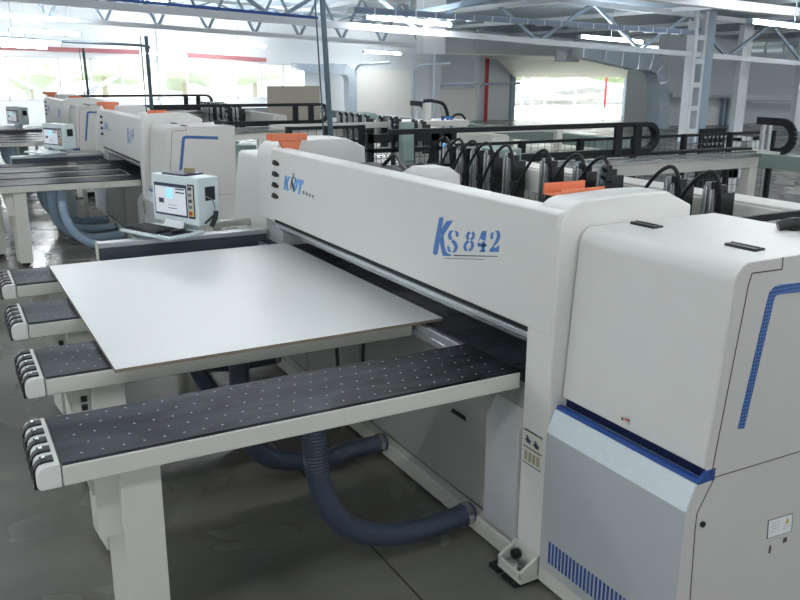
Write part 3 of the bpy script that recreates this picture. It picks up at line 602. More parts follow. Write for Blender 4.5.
# ================================================================= ceiling supply poles etc (copied with each machine)
def pole(p0,p1,label,m=BLACKM,rad=.027):
    t=thing('supply_pole',p1,label,'pole','ceiling supply poles')
    MB().cyl(p0,p1,rad,10).build('pole_tube',m,t,smooth=True)
    o=Vector((-.0,-.075,0)); MB().cyl(p0+o,p1+o,rad*.3,8).build('side_conduit',BLUE if 0 else m,t,smooth=True)
    MB().box(p1.x-.06,p1.x+.06,p1.y-.12,p1.y+.06,p1.z-.04,p1.z+.0).build('pole_socket',m,t)
    return t
POLE=mat('pole_grey_blue',(58,76,86),.45)
xp=-7.6
pole(at(321.5,-12,'x',xp),at(331,140,'x',xp),'tall dark conduit pole rising from behind the nearest saw to the ceiling',POLE)
# ================================================================= copies for the second and third saw
s0=XE
sc2=at(178,137,'z',ey(773,289)[1]); DX2=sc2.x-XE; 
sc3=at(87,112,'z',ey(773,289)[1]); DX3=sc3.x-XE
print('DX',DX2,DX3,Wc)
def squeeze(o,d=.62,x0=-2.9,x1=-5.3):
    f=lambda x: x if x>x0 else x+d*min(1,(x0-x)/(x0-x1))
    def go(k,b):
        if k.type=='MESH':
            k.data=k.data.copy(); v=np.empty(len(k.data.vertices)*3); k.data.vertices.foreach_get('co',v); v=v.reshape(-1,3)
            v[:,0]=[f(x+b)-b for x in v[:,0]]; k.data.vertices.foreach_set('co',v.ravel())
        for c in k.children: go(c,b)
    go(o,saw.location.x); return f
saw2=copy_to(saw,(DX2,0,0),'white panel saw in the middle of the row, with blue corner stripe on its end')
saw3=copy_to(saw,(DX3,0,0),'white panel saw farthest away in the row, against the window wall')
fx=squeeze(saw2); squeeze(saw3)
for sw,dc,dp in ((saw2,-1.15,2.0),(saw3,-1.4,1.2)):
    for ch in sw.children:
        n_=ch.name.split('.')[0]
        if n_ in ('energy_chain','chain_bracket') : ch.location.y+=dc
        if n_ in ('pusher_beam','pusher_carriage','gripper','regulator'): ch.location.y+=dp
        for g_ in list(ch.children):
            if g_.name.split('.')[0]=='gripper_hose': bpy.data.objects.remove(g_)
mid=['fourth','third','second','nearest']
for k,(dx,wh) in enumerate(((DX2,'middle'),(DX3,'farthest'))):
    for i,t in enumerate(tabs): 
        copy_to(t,(dx+fx(t.location.x)-t.location.x,0,0),['air table at the near end of the %s saw, with its leg standing clear','second air table of the %s saw counted from its near end','third air table of the %s saw counted from its near end','air table at the far end of the %s saw'][i]%wh)
        for ch in [o for o in C.objects if o.parent and o.parent.get('label','').endswith('%s saw%s'%(wh,', with its leg standing clear' if i==0 else '')) and o.parent.get('category')=='table']:
            if ch.name.split('.')[0] in ('leg','gusset','leg_plate','adjustable_foot') and abs(ch.location.y)<.01: ch.location.y+=.28
    copy_to(fn,(dx+.62,0,0),'long aluminium squaring fence beside the console of the %s saw'%wh)
    cc=copy_to(con,(dx+.62,0,0),'pale grey console with screen beside the %s saw'%wh)
    for i,h in enumerate(hz):
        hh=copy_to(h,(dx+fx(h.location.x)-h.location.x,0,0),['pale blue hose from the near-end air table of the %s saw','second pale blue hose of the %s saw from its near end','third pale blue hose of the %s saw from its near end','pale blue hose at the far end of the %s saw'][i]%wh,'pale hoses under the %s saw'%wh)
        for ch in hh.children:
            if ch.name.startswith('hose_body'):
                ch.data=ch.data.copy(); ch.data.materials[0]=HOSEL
xp2,xp3=xp+DX2,xp+DX3
pole(at(146,36,'x',xp-4.4),at(152,112,'x',xp-4.4),'dark conduit pole standing behind the middle saw in front of the windows',POLE)
pole(at(83,48,'x',xp-11.2),at(89,100,'x',xp-11.2),'thin conduit pole behind the farthest saw in front of the diagonal brace',POLE)
# ================================================================= safety fences
WIRE=mat('fence_wire',(70,80,86),.5)
def fence(p0,p1,zt,zb,label,n,posts=True,grid=.1,panel=True):
    p0,p1=Vector((p0.x,p0.y,0)),Vector((p1.x,p1.y,0)); d=(p1-p0)
    t=thing('safety_fence',p0,label,'fence','wire mesh safety fences')
    for i in range(n+1):
        q=p0+d*i/n; MB().bar(q,(q.x,q.y,zt),.06,.06).bar((q.x-.08,q.y,.01),(q.x+.08,q.y,.01),.12,.02).build('post',BLACKM,t)
    for i in range(n):
        a=p0+d*(i+.04)/n; c=p0+d*(i+.96)/n; m=MB(); m.bar((a.x,a.y,zt-.02),(c.x,c.y,zt-.02),.03,.035); m.bar((a.x,a.y,zb),(c.x,c.y,zb),.03,.035)
        m.bar((a.x,a.y,zb),(a.x,a.y,zt),.03,.03); m.bar((c.x,c.y,zb),(c.x,c.y,zt),.03,.03)
        fr=m.build('panel_frame',BLACKM,t)
        m=MB(); L_=(c-a).length; k=int(L_/grid)
        for j in range(1,k): q=a+(c-a)*j/k; m.bar((q.x,q.y,zb),(q.x,q.y,zt-.02),.005,.005)
        z=zb+grid
        while z<zt-.03: m.bar((a.x,a.y,z),(c.x,c.y,z),.005,.005); z+=grid
        m.build('wire_mesh',WIRE,fr)
    return t
XFB=-7.95; zf=at(650,135.5,'x',XFB).z
fence(Vector((XFB,at(458,140,'x',XFB).y,0)),Vector((XFB,10.6,0)),zf,.2,'black-framed wire mesh fence right behind the rear rail of the nearest saw',6)
XFA=-8.6; zf=at(300,126.5,'x',XFA).z
fence(Vector((XFA,3.4,0)),Vector((XFA,at(362,128,'x',XFA).y,0)),zf,.2,'black-framed wire mesh fence behind the orange bracket at the far column',2)
# guard corner with window behind the saw hood on the right
qa,qb=at(735,217,'x',-2.75),at(800,207,'x',-2.75)
fence(Vector((-2.75,3.35,0)),Vector((-2.75,4.5,0)),qa.z-.0,.2,'low black mesh guard just behind the nearest saw hood',1)
# black framed guard gate with panes and grey upright
gt=thing('guard_gate',Vector((-7.9,4.9,0)),'black framed guard gate with square openings behind the white motor cover','gate')
def gp(px,py): return at(px,py,'x',-7.9)
y0,y1=gp(366,150).y,gp(455,150).y; z1_=gp(410,133).z
m=MB()
for px,w in ((370,.07),(393,.02),(411,.06),(434,.1),(446,.1)):
    y=gp(px,150).y; m.box(-7.93,-7.87,y-w/2,y+w/2,.0,z1_)
m.box(-7.93,-7.87,y0,y1,z1_-.09,z1_); m.box(-7.93,-7.87,y0,y1,1.38,1.42); m.box(-7.93,-7.87,y0,y1,.9,.95); m.build('gate_frame',BLACKM,gt)
m=MB(); 
yy=y0
while yy<y1: m.box(-7.902,-7.898,yy,yy+.006,.95,z1_-.05); yy+=.06
zz=.95
while zz<z1_: m.box(-7.902,-7.898,y0,y1,zz,zz+.006); zz+=.06
m.build('wire_mesh',WIRE,gt)
yb=gp(442,155).y; MB().box(-7.87,-7.85,yb-.012,yb+.012,gp(442,156).z,gp(442,143).z).build('blue_light',mat('indicator_blue',(90,170,235),.4,emit=.8),gt)
yb=gp(399,150).y; g=MB(); g.box(-7.8,-7.68,yb-.06,yb+.06,0,gp(399,121).z); g.box(-7.84,-7.64,yb-.1,yb+.1,0,.02); g.box(-7.8,-7.67,yb-.062,yb+.062,1.3,1.31); tag(g.build('upright_post',GREENB,bevel=.006),'grey-green square steel upright beside the black guard gate','post')
ra,rb=at(365,170,'x',-6.9),at(455,160,'x',-6.9)
# ---- things behind: thin chute board, machines' tops, cork board
ca=at(267,86,'x',-17.5); cb=at(320,104,'x',-17.5)
o=thing('particle_board',Vector((-17.5,(ca.y+cb.y)/2,0)),'brown particle board sheet standing upright in front of the windows','board')
MB().box(-17.52,-17.5,ca.y,cb.y,.9,ca.z).build('sheet',CORK,o)
MB().box(-17.6,-17.42,ca.y+.1,ca.y+.16,0,.9).box(-17.6,-17.42,cb.y-.16,cb.y-.1,0,.9).box(-17.6,-17.42,ca.y+.1,cb.y-.1,.86,.9).build('stand',BLACKM,o)
# long light rails of the rear outfeed between x 200..520 (second saw side)
for (xa,ya,xb_,yb_,X,h,lab) in ((330,121.5,440,122.5,-12.2,.09,'long pale steel rail running behind the second saw towards the gate'),(455,125,560,131,-9.6,.06,'slim pale rail crossing behind the hoses of the grippers')):
    a=at(xa,ya,'x',X); c=at(xb_,yb_,'x',X); zz=(a.z+c.z)/2
    t=thing('outfeed_rail',Vector((X,(a.y+c.y)/2,0)),lab,'rail')
    MB().box(X-.08,X,a.y-1.0,c.y+.6,zz-h,zz).build('rail_body',PUSHW,t,bevel=.004)
    for y in (a.y,c.y): MB().box(X-.08,X,y-.05,y+.05,0,zz-h).build('rail_post',PUSHW,t)
# pale panel machine with small hoses near gate (around 415..470, 105..125)
a=at(418,121,'x',-12.6); c=at(468,121,'x',-12.6)
t=thing('edge_bander',Vector((-12.8,(a.y+c.y)/2,0)),'small pale machine head with curved black hose in front of the shutters','machine')
MB().box(-13.2,-12.6,a.y-.2,c.y,.9,a.z).box(-13.1,-12.7,a.y,c.y-.2,0,.9).build('housing',WHITE,t,bevel=.02)
q=at(427,108,'x',-12.7); MB().box(-12.75,-12.65,q.y-.06,q.y+.06,a.z,q.z+.08).build('mast',WHITE,t)
MB().tube(smoothpts([at(424,101,'x',-12.7),at(433,101,'x',-12.7),at(443,104,'x',-12.7),at(447,112,'x',-12.7),at(448,120,'x',-12.7)]),.03,8).build('mast_hose',BLACKM,t,smooth=True)
MB().tube(smoothpts([at(452,119,'x',-12.7),at(455,115,'x',-12.7),at(462,115,'x',-12.7),at(466,121,'x',-12.7)]),.02,8).build('body_hose',BLACKM,t,smooth=True)
q=at(441,125,'x',-12.5); w=at(452,116,'x',-12.5)
MB().box(-12.5,-12.46,q.y,q.y+.04,.9,w.z).box(-12.5,-12.46,w.y-.04,w.y,.9,w.z).box(-12.5,-12.46,q.y,w.y,w.z-.04,w.z).build('blue_frame',mat('blue_paint',(60,130,200),.5),t)
# dark frame boxes near (700-722,128-155) : valve rack; small white cabinet (738-760)
a=at(702,129,'x',-8.6); c=at(724,152,'x',-8.6)
t=thing('valve_rack',Vector((-8.6,(a.y+c.y)/2,0)),'black rack with rows of small fittings behind the mesh fence, left of the white cabinet','rack')
MB().box(-8.65,-8.6,a.y,c.y,0,a.z).build('back_plate',BLACKM,t)
for i in range(6):
    for z in (a.z-.12,a.z-.22,a.z-.34): y=a.y+.05+i*(c.y-a.y-.1)/5; MB().cyl((-8.6,y,z),(-8.56,y,z),.02,8).build('fitting',STEEL,t)
a=at(738,138,'x',-9.0); c=at(759,152,'x',-9.0)
t=thing('small_cabinet',Vector((-9.1,(a.y+c.y)/2,0)),'small white open-fronted cabinet behind the mesh fence near the curved chain','cabinet')
w=c.y-a.y
MB().box(-9.3,-9.0,a.y,a.y+w*.18,.0,a.z).box(-9.3,-9.0,c.y-w*.35,c.y,.0,a.z).box(-9.3,-9.0,a.y,c.y,a.z-.05,a.z).box(-9.3,-9.25,a.y,c.y,0,a.z).box(-9.3,-9.0,a.y,c.y,.6,.9).build('carcass',SHEET,t)
MB().box(-9.28,-9.24,a.y+w*.2,c.y-w*.36,.9,a.z-.06).build('shaded_interior',BLACKM,t)  # black sheet standing in for the shade behind the open front
# ================================================================= building
XW=-34; SL=.04
def rz(z,y): return z-SL*y
b=MB(); b.box(-34.2,9,-9,50,-.1,0); struct(b.build('floor',FLOOR))
def slab(x0,x1,y0,y1,z,th): return MB().hexa([(x0,y0,rz(z,y0)),(x1,y0,rz(z,y0)),(x1,y1,rz(z,y1)),(x0,y1,rz(z,y1))],[(x0,y0,rz(z,y0)+th),(x1,y0,rz(z,y0)+th),(x1,y1,rz(z,y1)+th),(x0,y1,rz(z,y1)+th)])
ZR=5.1
struct(slab(-34.2,9,-9,50,ZR,.15).build('ceiling',ROOFM))
# back wall with openings: windows Y[-9..yw1], gate
def wy(px,py=80): return at(px,py,'x',XW).y
def wz(px,py): return at(px,py,'x',XW).z
yw0,yw1=-9,wy(306); sill=1.12; wt=lambda y: 2.76-.0165*y
g0,g1=wy(512),wy(628); gz=wz(560,76)
gc1=wy(652)
wb=MB()
wb.box(XW-.2,XW,-9,yw1,0,sill)
wb.hexa([(XW-.2,-9,wt(-9)),(XW,-9,wt(-9)),(XW,yw1,wt(yw1)),(XW-.2,yw1,wt(yw1))],[(XW-.2,-9,5.5),(XW,-9,5.5),(XW,yw1,5.5),(XW-.2,yw1,5.5)])
wb.box(XW-.2,XW,yw1,g0,0,5.5); wb.box(XW-.2,XW,g0,g1,gz,5.5)
ys0,ys1=at(746,50,'x',-27).y,at(786,50,'x',-27).y; zs0,zs1=at(766,53.5,'x',-27).z,at(766,41,'x',-27).z
YI=at(661,60,'x',-27).y; wb.box(XW-.2,XW,g1,max(YI,g1)+1,0,5.5)
struct(wb.build('wall_back',WALLM))
b=MB(); yy=-9
b.box(-34.2,9,-9.2,-9,0,1.0); b.box(-34.2,-9,-9.2,-9,1.9,5.6); b.box(-9,9,-9.2,-9,1,1.2); b.box(-9,9,-9.2,-9,3.3,5.6)  # unseen wall, its openings sized to light the saws and far left
for x in (-3,3,8.8): b.box(x-.2,x+.2,-9.2,-9,1.2,3.3)
for x in range(-34,-9,6): b.box(x-.2,x+.2,-9.2,-9,1,1.9)
struct(b.build('wall_left',WALLM))
b=MB(); b.box(-34.2,9,50,50.2,0,.9); b.box(-34.2,9,50,50.2,2.6,5.5)  # unseen wall, its openings added to brighten the right bay
for x in range(-34,9,6): b.box(x-.2,x+.2,50,50.2,.9,2.6)
struct(b.build('wall_right',WALLM))
b=MB(); b.box(9,9.2,-9,50,0,1.7); b.box(9,9.2,-9,50,3.6,5.6)  # unseen wall, its openings enlarged to brighten the saw end panels
for y in range(-9,50,6): b.box(9,9.2,y-.2,y+.2,1.7,3.6)
struct(b.build('wall_front',WALLM))
# windows
def window(n,y0,y1,z0,zf,mull,X=XW,sillw=True):
    w=bpy.data.objects.new(f'window_{n}',None); C.objects.link(w); w.location=(X,(y0+y1)/2,z0); struct(w)
    m=MB(); 
    for y in [y0+.03]+mull+[y1-.03]: m.box(X-.1,X+.02,y-.035,y+.035,z0,zf(y))
    m.box(X-.1,X+.02,y0,y1,z0,z0+.06); m.hexa([(X-.1,y0,zf(y0)-.06),(X+.02,y0,zf(y0)-.06),(X+.02,y1,zf(y1)-.06),(X-.1,y1,zf(y1)-.06)],[(X-.1,y0,zf(y0)),(X+.02,y0,zf(y0)),(X+.02,y1,zf(y1)),(X-.1,y1,zf(y1))])
    m.build('window_frame',STRUCT,w)
    MB().hexa([(X-.05,y0,z0),(X-.045,y0,z0),(X-.045,y1,z0),(X-.05,y1,z0)],[(X-.05,y0,zf(y0)),(X-.045,y0,zf(y0)),(X-.045,y1,zf(y1)),(X-.05,y1,zf(y1))]).build('window_pane',GLASS,w)
window(1,-9,wy(158),sill,wt,[wy(p) for p in (-140,-110,-80,-50,-20,8,28,60,92,123)])
window(2,wy(163),yw1,sill,wt,[wy(p) for p in (188,213,237,261,283)])
window(3,ys0,ys1,zs0,lambda y:zs1,[(ys0+ys1)/2],X=-27)
m=MB(); m.box(XW-.05,XW+.35,wy(158),wy(164),0,4.6); struct(m.build('trim_1',STRUCT))
# diagonal wind braces
for n,(a,c) in enumerate((((0,71),(56,99)),((78,98),(148,59)))):
    p,q=at(*a,'x',XW+.11),at(*c,'x',XW+.11); d=(q-p); lbl=['white diagonal steel brace falling to the right across the left windows','white diagonal steel brace rising to the right behind the farthest saw'][n]
    tag(MB().bar(p-d*.25 if n==0 else p-d*.1,q+d*(.1 if n==0 else .1),.16,.16).build('wind_brace',STRUCT),lbl,'brace','wind braces')
# red brown girt above windows
for n,(p,q) in enumerate(((at(-200,41,'x',XW+.06),at(139,52,'x',XW+.06)),(at(167,53.5,'x',XW+.06),at(266,60,'x',XW+.06)))):
    tag(MB().bar(p,q,.1,.16).build('red_girder',REDB),['dull red girder above the windows on the far left','dull red girder above the windows right of the white column'][n],'girder','red girders')
# columns
def column(px,pytop,X,w,label,batten=False,z1=None,d=.3):
    p=at(px,pytop,'x',X); zt=z1 or rz(ZR,p.y)
    t=thing('steel_column',Vector((X,p.y,0)),label,'column','steel columns')
    if batten:
        for s in (-1,1): MB().box(X-d/2,X+d/2,p.y+s*w/2-w*.14,p.y+s*w/2+w*.14,0,zt).build('flange',STRUCT,t)
        MB().box(X-d/2-.02,X-d/2,p.y-w/2,p.y+w/2,0,zt).build('back_web',STRUCTB,t)
        z=.3
        while z<zt-.2: MB().box(X+d/2,X+d/2+.015,p.y-w/2,p.y+w/2,z,z+.16).build('batten_plate',STRUCT,t); z+=.75
        MB().box(X-d/2,X+d/2,p.y+w*.6,p.y+w*1.5,0,zt).build('side_channel',STRUCTB,t)
    else:
        MB().box(X-d/2,X+d/2,p.y-w/2,p.y+w/2,0,zt).build('shaft',STRUCT,t)
        MB().box(X+d/2,X+d/2+.02,p.y-w*.75,p.y-w*.5,0,zt).build('edge_flange',STRUCT,t)
    MB().box(X-d/2-.08,X+d/2+.08,p.y-w/2-.08,p.y+w/2+.08,0,.03).build('base_plate',STRUCTB,t)
    return t
column(692,90,-20,.42,'pale battened steel column standing behind the curved black energy chain',True,d=.35)
column(740,90,-22,.42,'plain pale steel column right of the battened one')
column(797,110,-22,.42,'pale steel column at the right edge of the photo')
column(477.5,90,XW+.4,.2,'pale steel column right of the lower white shutter')
column(437,90,XW+.4,.3,'blue-grey steel column between the two white shutters')
# right grey wall parts: cross girts and panels
for n,(p,q,h,l) in enumerate(((at(672,95,'x',-26),at(727,96,'x',-26),.18,'pale horizontal girt between the duct and the battened column'),(at(738,97,'x',-25),at(800,98,'x',-25),.22,'pale horizontal girt at the right behind the curved chain'),(at(750,102,'x',-25.5),at(790,103,'x',-25.5),.05,'thin pale rail below the right-hand girt'))):
    tag(MB().bar(p,q,.12,h).build('wall_girt',STRUCT),l,'girt','wall girts')
wr=MB(); a=at(661,60,'x',-27); c=at(840,60,'x',-27); wr.box(-27.2,-27,a.y,50,0,zs0); wr.box(-27.2,-27,a.y,ys0,zs0,5.5); wr.box(-27.2,-27,ys1,50,zs0,5.5); wr.box(-27.2,-27,ys0,ys1,zs1,5.5); struct(wr.build('wall_inner',WALLG))
a=at(706,97,'x',-26.6); c=at(726,97,'x',-26.6); d=struct(MB().box(-26.7,-26.6,a.y,c.y,0,a.z).build('door_4',SHEET)); 
a=at(723,98,'x',-26.5); c=at(729,98,'x',-26.5); MB().box(-.0,.12,0,c.y-a.y,0,0)
b=MB(); b.box(-26.55,-26.4,a.y,a.y+.12,0,a.z); b.box(-26.55,-26.4,c.y-.1,c.y,0,a.z); tag(b.build('downpipe',STRUCTB),'pair of thin pale downpipes beside the white door panel','pipe')
# roller shutter doors
def sdoor(n,pa,pb,X,th=.08):
    a=at(*pa,'x',X); c=at(*pb,'x',X)
    d=bpy.data.objects.new(f'door_{n}',None); C.objects.link(d); d.location=(X,(a.y+c.y)/2,0); struct(d)
    m=MB(); z=0
    while z<a.z: m.box(X-th,X,a.y,c.y,z,min(z+.225,a.z)); m.box(X-th,X-.03,a.y,c.y,min(z+.225,a.z),min(z+.25,a.z)); z+=.25
    m.build('door_panel',SHUTP,d)
    for y in (a.y-.08,c.y+.08):
        pts=[(X+.05,y,0),(X+.05,y,a.z-.15),(X+.12,y,a.z+.05),(X+.35,y,a.z+.18),(X+.8,y,a.z+.24),(X+3.2,y,a.z+.3)]
        MB().tube(smoothpts(pts,5),.05,8).build('door_track',GALV,d,smooth=True)
    return d
sdoor(1,(357,70),(411,118),XW+.3)
sdoor(2,(440,89),(476,124),XW+.35)
# open gate: overhead panels + frame + curtain
d=bpy.data.objects.new('door_3',None); C.objects.link(d); d.location=(XW,(g0+g1)/2,0); struct(d)
m=MB(); m.box(XW-.2,XW+.15,g0-.12,g0+.12,0,gz+.1); m.box(XW-.2,XW+.12,g1-.1,g1+.1,0,gz+.1); m.build('door_frame',STRUCTB,d)
p1=at(513,76,'x',XW+.15); p2=at(640,76,'x',XW+.15); e1=at(497,58,'x',XW+2.6); e2=at(640,56,'x',XW+2.6); f1=at(447,53,'x',XW+5.2); f2=at(640,50,'x',XW+5.2); 
e2.z=e1.z; f2.z=f1.z; p2.z=p1.z; e2.y=g1+e1.y-g0; f2.y=g1+f1.y-g0; p1.y=g0; p2.y=g1
m=MB(); m.quad(p1,p2,e2,e1,.05); m.quad(e1,e2,f2,f1,.05); m.build('raised_panel',SHUT,d)
MB().bar(p1,p2,.08,.06).build('bottom_seal',BLACKM,d)
PX=-28.5; a=at(628,71,'x',PX); c=at(653,71,'x',PX); t=MB(); t.box(PX-.05,PX,a.y,c.y,0,a.z); t.box(PX,PX+.01,a.y,c.y,at(640,91,'x',PX).z,at(640,90.3,'x',PX).z)
tag(t.build('white_panel',SHEET),'white sheet panel between the open gate and the vertical duct','panel')
# red pipe
p,q=at(487.5,58,'x',XW+.7),at(486,125,'x',XW+.7); tag(MB().cyl((p.x,p.y,p.z),(p.x,p.y,0),.09,12).build('red_pipe',RED,smooth=True),'vertical red fire pipe left of the open gate','pipe')
p,q=at(716,27,'x',-26.2),at(840,16,'x',-26.2); tag(MB().bar(p,q,.1,.3).build('crane_girder',mat('dark_red_paint',(128,30,40),.5)),'dark red girder under the ceiling on the right','girder')
# ducts
def duct(pts,w,h,label,m=GALV,ribs=True):
    P=[Vector(p) for p in pts]; t=thing('air_duct',P[-1],label,'duct','ventilation ducts')
    b=MB(); rings=[]
    for i,p in enumerate(P):
        dd=(P[min(i+1,len(P)-1)]-P[max(i-1,0)]).normalized(); n=Vector((1,0,0)); s_=dd.cross(n).normalized(); hh=h[i] if isinstance(h,list) else h
        rings.append([p+n*w/2+s_*hh/2,p-n*w/2+s_*hh/2,p-n*w/2-s_*hh/2,p+n*w/2-s_*hh/2])
    for a,c in zip(rings[:-1],rings[1:]): b.hexa(a,c)
    b.build('duct_body',m,t)
    for i in range(0,len(P)): 
        b=MB(); dd=(P[min(i+1,len(P)-1)]-P[max(i-1,0)]).normalized()*.03; r=[(q-P[i])*1.04+P[i] for q in rings[i]]; b.hexa([q-dd for q in r],[q+dd for q in r]); b.build('duct_flange',ALU,t)
    return t
X=XW+1.0
duct([at(294,66,'x',X),at(315,68.5,'x',X),at(332,69,'x',X),at(343,69.5,'x',X),at(348.5,73,'x',X),at(350,80,'x',X),at(350,95,'x',X),at(351,114,'x',X)],.5,[.22,.34,.42,.42,.4,.36,.34,.34],'grey ventilation duct that turns down beside the tall white shutter')
X=-26
duct([at(578,52.5,'x',X-1),at(600,54.5,'x',X-.5),at(617,56.5,'x',X),at(633,58.5,'x',X),at(646,60.5,'x',X),at(655,68,'x',X),at(658,82,'x',X),at(658,104,'x',X),at(658,150,'x',X),at(658,185,'x',X)],.7,[.4,.6,.74,.86,.8,.66,.55,.55,.55,.55],'large blue-grey duct turning down right of the open gate')
m=MB(); a=at(556,50,'x',-27.5); c=at(579,62,'x',-27.5); 
t=thing('vent_grille',Vector((-27.5,(a.y+c.y)/2,c.z)),'pale double vent grille at the end of the large duct','grille')
MB().box(-27.55,-27.5,a.y,c.y,c.z,a.z).build('grille_frame',GALV,t)
w=(c.y-a.y); 
for k in (0,1): MB().box(-27.5,-27.47,a.y+w*(.05+.5*k),a.y+w*(.45+.5*k),c.z+.05,a.z-.05).build('grille_face',SHEET,t)
a=at(423,54,'x',-21); c=at(446,25,'x',-21); tag(MB().box(-21.4,-21,a.y,c.y,a.z,rz(ZR,c.y)-.01).build('duct_drop',SHEET,bevel=.01),'white square duct dropping from the ceiling left of the raised gate door','duct')
# trusses and beams along Y
def truss(X,zb,depth,y0,y1,label,n,w=.14,mt=STRUCT):
    t=thing('roof_truss',Vector((X,(y0+y1)/2,zb)),label,'truss','roof trusses')
    MB().bar((X,y0,rz(zb,y0)),(X,y1,rz(zb,y1)),w,w*1.1).build('bottom_chord',mt,t)
    MB().bar((X,y0,rz(zb+depth,y0)),(X,y1,rz(zb+depth,y1)),w,w).build('top_chord',mt,t)
    m=MB(); st=(y1-y0)/n
    for i in range(n):
        a=y0+i*st; m.bar((X,a,rz(zb,a)),(X,a+st/2,rz(zb+depth,a+st/2)),w*.6,w*.6); m.bar((X,a+st/2,rz(zb+depth,a+st/2)),(X,a+st,rz(zb,a+st)),w*.6,w*.6)
    m.build('web',STRUCTB,t); return t
q=at(400,30,'x',-20); ZB1=q.z+SL*q.y
truss(-20,ZB1,ZR-ZB1-.15,-8.5,44,'nearest roof truss, crossing the top of the photo above the gate',13,.15)
q=at(250,35,'x',-24); ZB2=q.z+SL*q.y
truss(-25,ZB2+.1,ZR-ZB2-.2,-8.5,at(420,40,'x',-25).y,'second roof truss from the camera, behind the long lamps',16,.12)
q=at(500,36,'x',-29.5); truss(-29.5,q.z+SL*q.y,ZR-.2-q.z-SL*q.y,-8.5,at(420,40,'x',-29.5).y,'third roof truss from the camera, nearest to the windows',14,.1)
# white main beam top right with cable tray
a,c=at(560,-13,'x',-15.5),at(830,16,'x',-15.5); d_=c-a
tag(MB().bar(a-d_*1.5,c+d_*.2,.3,.22).build('main_beam',STRUCT),'wide white roof beam across the top right corner','beam')
t=thing('cable_tray',at(500,20,'x',-19),'blue-grey ladder cable tray under the roof, running to the battened column','cable tray')
a,c=at(350,8,'x',-19),at(690,31,'x',-19)
MB().bar(a,c,.35,.06).build('tray_bed',STRUCTB,t)
MB().bar(a+Vector((.17,0,-.06)),c+Vector((.17,0,-.06)),.02,.12).build('tray_side',mat('tray_blue',(124,140,162),.5),t)
for i in range(20): q=a+(c-a)*i/20; MB().box(q.x-.18,q.x+.19,q.y-.015,q.y+.015,q.z-.13,q.z+.02).build('tray_bracket',STRUCT,t)
# purlins along X under the roof
for i in range(14):
    y=-7+i*4.0
    tag(MB().box(-33.9,8,y-.05,y+.05,rz(ZR,y)-.14,rz(ZR,y)-.004).build('roof_purlin',STRUCT),'white purlin running under the ceiling from the window wall over the saws','purlin','roof purlins')
# long pipes under ceiling
BP=mat('pipe_blue',(60,92,160),.5)
a,c=at(90,-3,'x',-17),at(318,18,'x',-17)
tag(MB().tube([a-(c-a)*.3,a,c],.03,8).build('ceiling_pipe',BP,smooth=True),'blue air pipe under the ceiling ending at the tall conduit pole','pipe')
a,c=at(-20,36,'x',-28),at(145,47,'x',-28)
tag(MB().tube(smoothpts([a,at(55,41,'x',-28),at(142,45.5,'x',-28),at(147,50,'x',-28)],5),.04,8).build('ceiling_conduit',POLE,smooth=True),'thin dark conduit under the ceiling ending at the pole behind the middle saw','conduit')
a,c=at(300,26,'x',-22),at(440,5,'x',-22)
tag(MB().bar(at(335,27,'x',-24),at(520,-6,'x',-17),.1,.12).build('roof_strut',STRUCTB),'blue-grey strut slanting under the roof between the tall pole and the white duct drop','strut')
tag(MB().bar(at(430,13,'x',-22),at(575,-3,'x',-17),.1,.1).build('roof_strut',STRUCT),'white strut slanting up above the white duct drop','strut')
# ---------------- lamps
def lamp(x,y,z,label,L_=2.5,ang=0):
    t=thing('tube_lamp',Vector((x,y,z)),label,'lamp','fluorescent tube lamps under the roof')
    a,c=Vector((x,y-L_/2,z+SL*L_/2)),Vector((x,y+L_/2,z-SL*L_/2))
    MB().bar(a+Vector((0,0,.055)),c+Vector((0,0,.055)),.05,.04).build('lamp_housing',STRUCTB,t)
    MB().bar(a,c,.13,.06).build('tube',LAMP if x<-13.5 else LAMPN,t)
    MB().bar(a-(c-a)*.02,a,.16,.1).build('end_cap',STRUCTB,t); MB().bar(c,c+(c-a)*.02,.16,.1).build('end_cap',STRUCTB,t)
    MB().cyl(Vector((x,y,z+.07)),Vector((x,y,rz(ZR,y))),.012,6).build('hanger',STRUCTB,t)
    return t
LP=[((22,14.5),(112,26),'long lamp at the top left, nearest of the lamps there'),((10,28.5),(80,36),'second lamp down on the far left'),((-10,38),(60,43.5),'third lamp down on the far left'),((-20,44),(46,48.5),'lowest lamp on the far left, just above the red girder'),((170,47.8),(218,49.5),'small lamp left of centre, just right of the short pole'),((210,42),(265,47),'lamp left of the tall pole, above the windows'),((268,35),(333,40),'lamp crossing behind the tall conduit pole'),((366,17.5),(450,25),'longest lamp, crossing the white duct drop'),((364,51),(400,54.5),'small lamp above the tall white shutter'),((580,37),(641,42),'lamp above the large blue-grey duct'),((750,29),(835,24),'lamp at the right edge under the dark red girder'),((600,-1),(656,3),'lamp cut by the top edge of the photo right of centre'),((140,-2),(172,2),'lamp cut by the top edge of the photo left of centre'),((142,53),(186,56),'faint lamp over the red girder behind the short pole')]
for a,c,l in LP:
    X_=-20
    # real tubes are all alike: find the distance at which this one is 2.5 m long
    for X_ in [-14-.1*k for k in range(180)]:
        p,q=at(*a,'x',X_),at(*c,'x',X_)
        if (q-p).length>=2.5: break
    X_=max(X_,-32.5); k_=LP.index((a,c,l)); X_={1:-24.0,2:-28.0,3:-31.8}.get(k_,X_); p,q=at(*a,'x',X_),at(*c,'x',X_)
    lamp(X_,(p.y+q.y)/2,(p.z+q.z)/2,l,(q-p).length)
ord_=['first','second','third','fourth','fifth','sixth']
for i,X_ in enumerate((-1.2,-6.5,-12.0)):  # unseen lamps: front row read off table shadows, others added for light
    for j,Y_ in enumerate((-1.6,3.4,9.0)):
        lamp(X_,Y_,3.9-.0*Y_,'unseen lamp overhead, %s row from camera, %s from left wall'%(ord_[i],ord_[j]),2.5)
